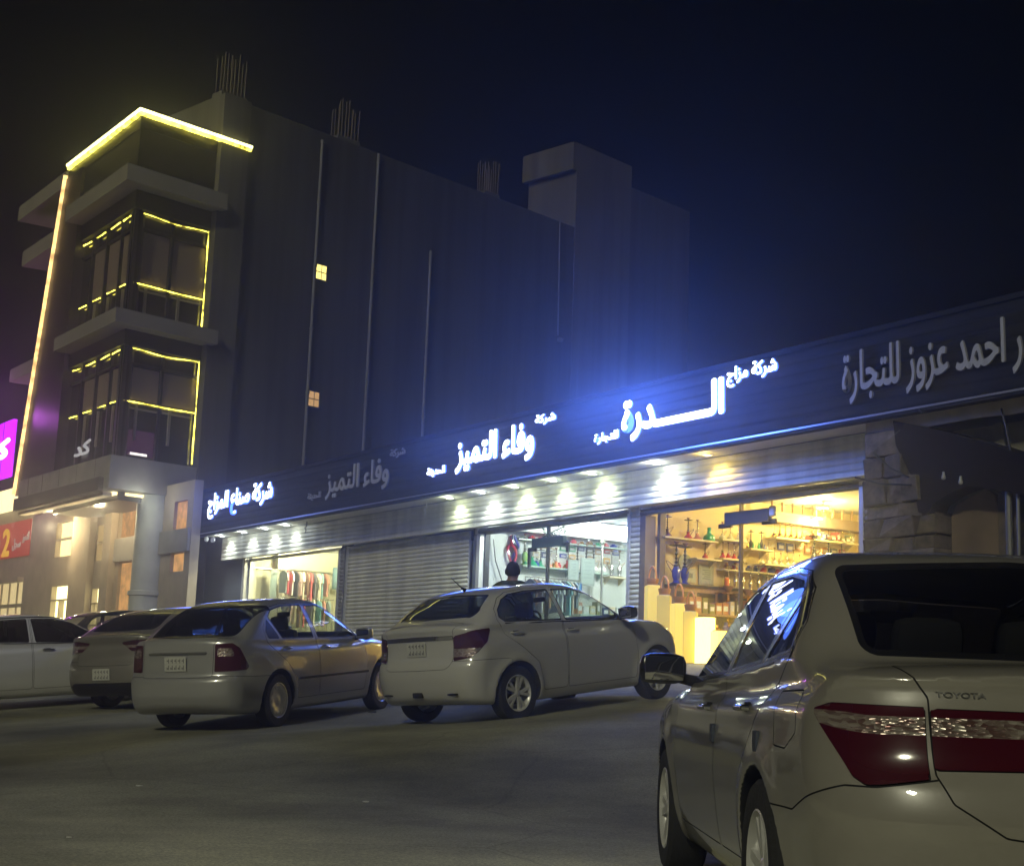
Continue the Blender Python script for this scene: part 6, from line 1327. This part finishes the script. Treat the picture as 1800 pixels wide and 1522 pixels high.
m = MB(); m.prism(ragged(5.4, 12, 3.85, 3.62, .03, 14), .88, .93, lambda a, b, c: F(a, c, b)); m.build('upper_strip', new_mat('cream_strip', (.50, .43, .29), .6, vary=.2, vscale=2), tp)
m = MB(); m.prism(ragged(6.3, 12, 3.60, 3.05, .28, 16), .42, .46, lambda a, b, c: F(a, c, b)); m.build('torn_sheet', M_torn, tp)
for a in (7.6, 8.15, 8.7):
    m = MB(); m.prism([(a, 3.6), (a+.16, 3.62), (a+.22, 3.2), (a+.05, 2.95)], .5, .53, lambda p, q, c: F(p, c, q)); m.build('hanging_strip', M_torn, tp)
m = MB(); m.path([F(8.1, .95, 3.72), F(8.2, .97, 3.4), F(8.27, .97, 3.05)], .016, 6); m.build('cable', M_black, tp); m = MB(); m.path([F(6.75, 1.2, 3.9), F(6.82, 1.25, 3.8), F(6.87, 1.25, 3.78)], .018, 6); m.build('clip', M_black, tp)
anchor(tp, F(8.5, .6, 3.2))
# small fittings
for i, (t, z, lb) in enumerate(((-22.97, 3.78, 'left of two small white cameras under the fascia end'), (-22.42, 3.72, 'right of two small white cameras under the fascia end'))):
    g = root_at('security_camera', lb, 'camera', 'cameras at the fascia end'); m = MB(); m.tube(F(t, .95, z+.12), F(t, .95, z), .02, n=8); m.build('mount', M_rim, g); m = MB(); m.lathe([(0, -.10), (.06, -.07), (.075, 0), (.06, .05), (0, .07)], F(t, .97, z-.02), 14); m.build('housing', M_rim, g, smooth=True); anchor(g, F(t, .95, z))
for t, s, lb in ((-9.64, .5, 'pale tangle of wire hanging left of the second group of downlights'), (-16.3, .6, 'short dark wire hanging over the closed shutter')):
    m = MB(); m.path([F(t, s, 3.86), F(t+.05, s+.02, 3.74), F(t-.06, s+.03, 3.68), F(t+.02, s+.02, 3.62), F(t-.08, s, 3.55)], .016, 6); o = m.build('hanging_wire', M_rim if s < .55 else M_black); tag(anchor(o, F(t, s, 3.86)), lb, 'wire')
m = MB(); m.path([F(-7.82, -.35, 2.9), F(-7.80, -.42, 2.4), F(-7.78, -.62, 1.9), F(-7.80, -.7, 1.2)], .014, 6); o = m.build('wall_cable', M_black); tag(anchor(o, F(-7.8, -.4, 1.2)), 'dark cable running down the pale wall inside the white-lit shop', 'cable')
# litter on the asphalt
M_scr = new_mat('paper', (.6, .6, .55), .7)
for i, (x, y, w, lb) in enumerate(((-2.75, 11.6, .03, 'white paper scrap left of centre on the asphalt'), (-.95, 10.9, .035, 'long pale scrap in the middle of the asphalt'), (-3.55, 9.6, .05, 'flat pale scrap at left edge of the asphalt, farther'), (-3.2, 9.2, .04, 'flat pale scrap at left edge of the asphalt, nearer'), (-2.35, 8.4, .02, 'tiny white scrap near the bottom of the asphalt'), (-1.6, 18.6, .06, 'small dark stone between the parked saloons'))):
    m = MB(); r3 = random.Random(i); n = 7; z = float(ground_z(x, y)); ring = [(x+w*r3.uniform(.5, 1)*math.cos(2*math.pi*k/n), y+w*.7*r3.uniform(.5, 1)*math.sin(2*math.pi*k/n)) for k in range(n)]
    m.prism(ring, .008, .014, lambda a, b, c: V3(a, b, float(ground_z(a, b))+.012*math.sin(a*1.7+b*.6)*math.sin(b*1.1-a*.4)+c*(1 if i < 5 else 2))); o = m.build('litter', M_scr if i < 5 else M_dkst); tag(anchor(o, (x, y, z)), lb, 'litter')
# ------------------------------------------------------------------ haze volume added to spread the glow of the signs
hz = MB(); hz.box(-60, 60, -12, 110, -3.2, 32); ho = hz.build('haze', [])
hm = bpy.data.materials.new('sign_glow_haze'); hm.use_nodes = True; nt = hm.node_tree; nt.nodes.remove(nt.nodes['Principled BSDF'])
pv = nt.nodes.new('ShaderNodeVolumePrincipled'); pv.inputs['Color'].default_value = (.85, .88, .95, 1); pv.inputs['Density'].default_value = .0055; pv.inputs['Anisotropy'].default_value = .86
nt.links.new(pv.outputs[0], nt.nodes['Material Output'].inputs['Volume']); ho.data.materials.clear(); ho.data.materials.append(hm); tag(ho, 'thin haze added to glow blue around the lit signs', 'haze', kind='stuff')
SC.cycles.volume_bounces = 0
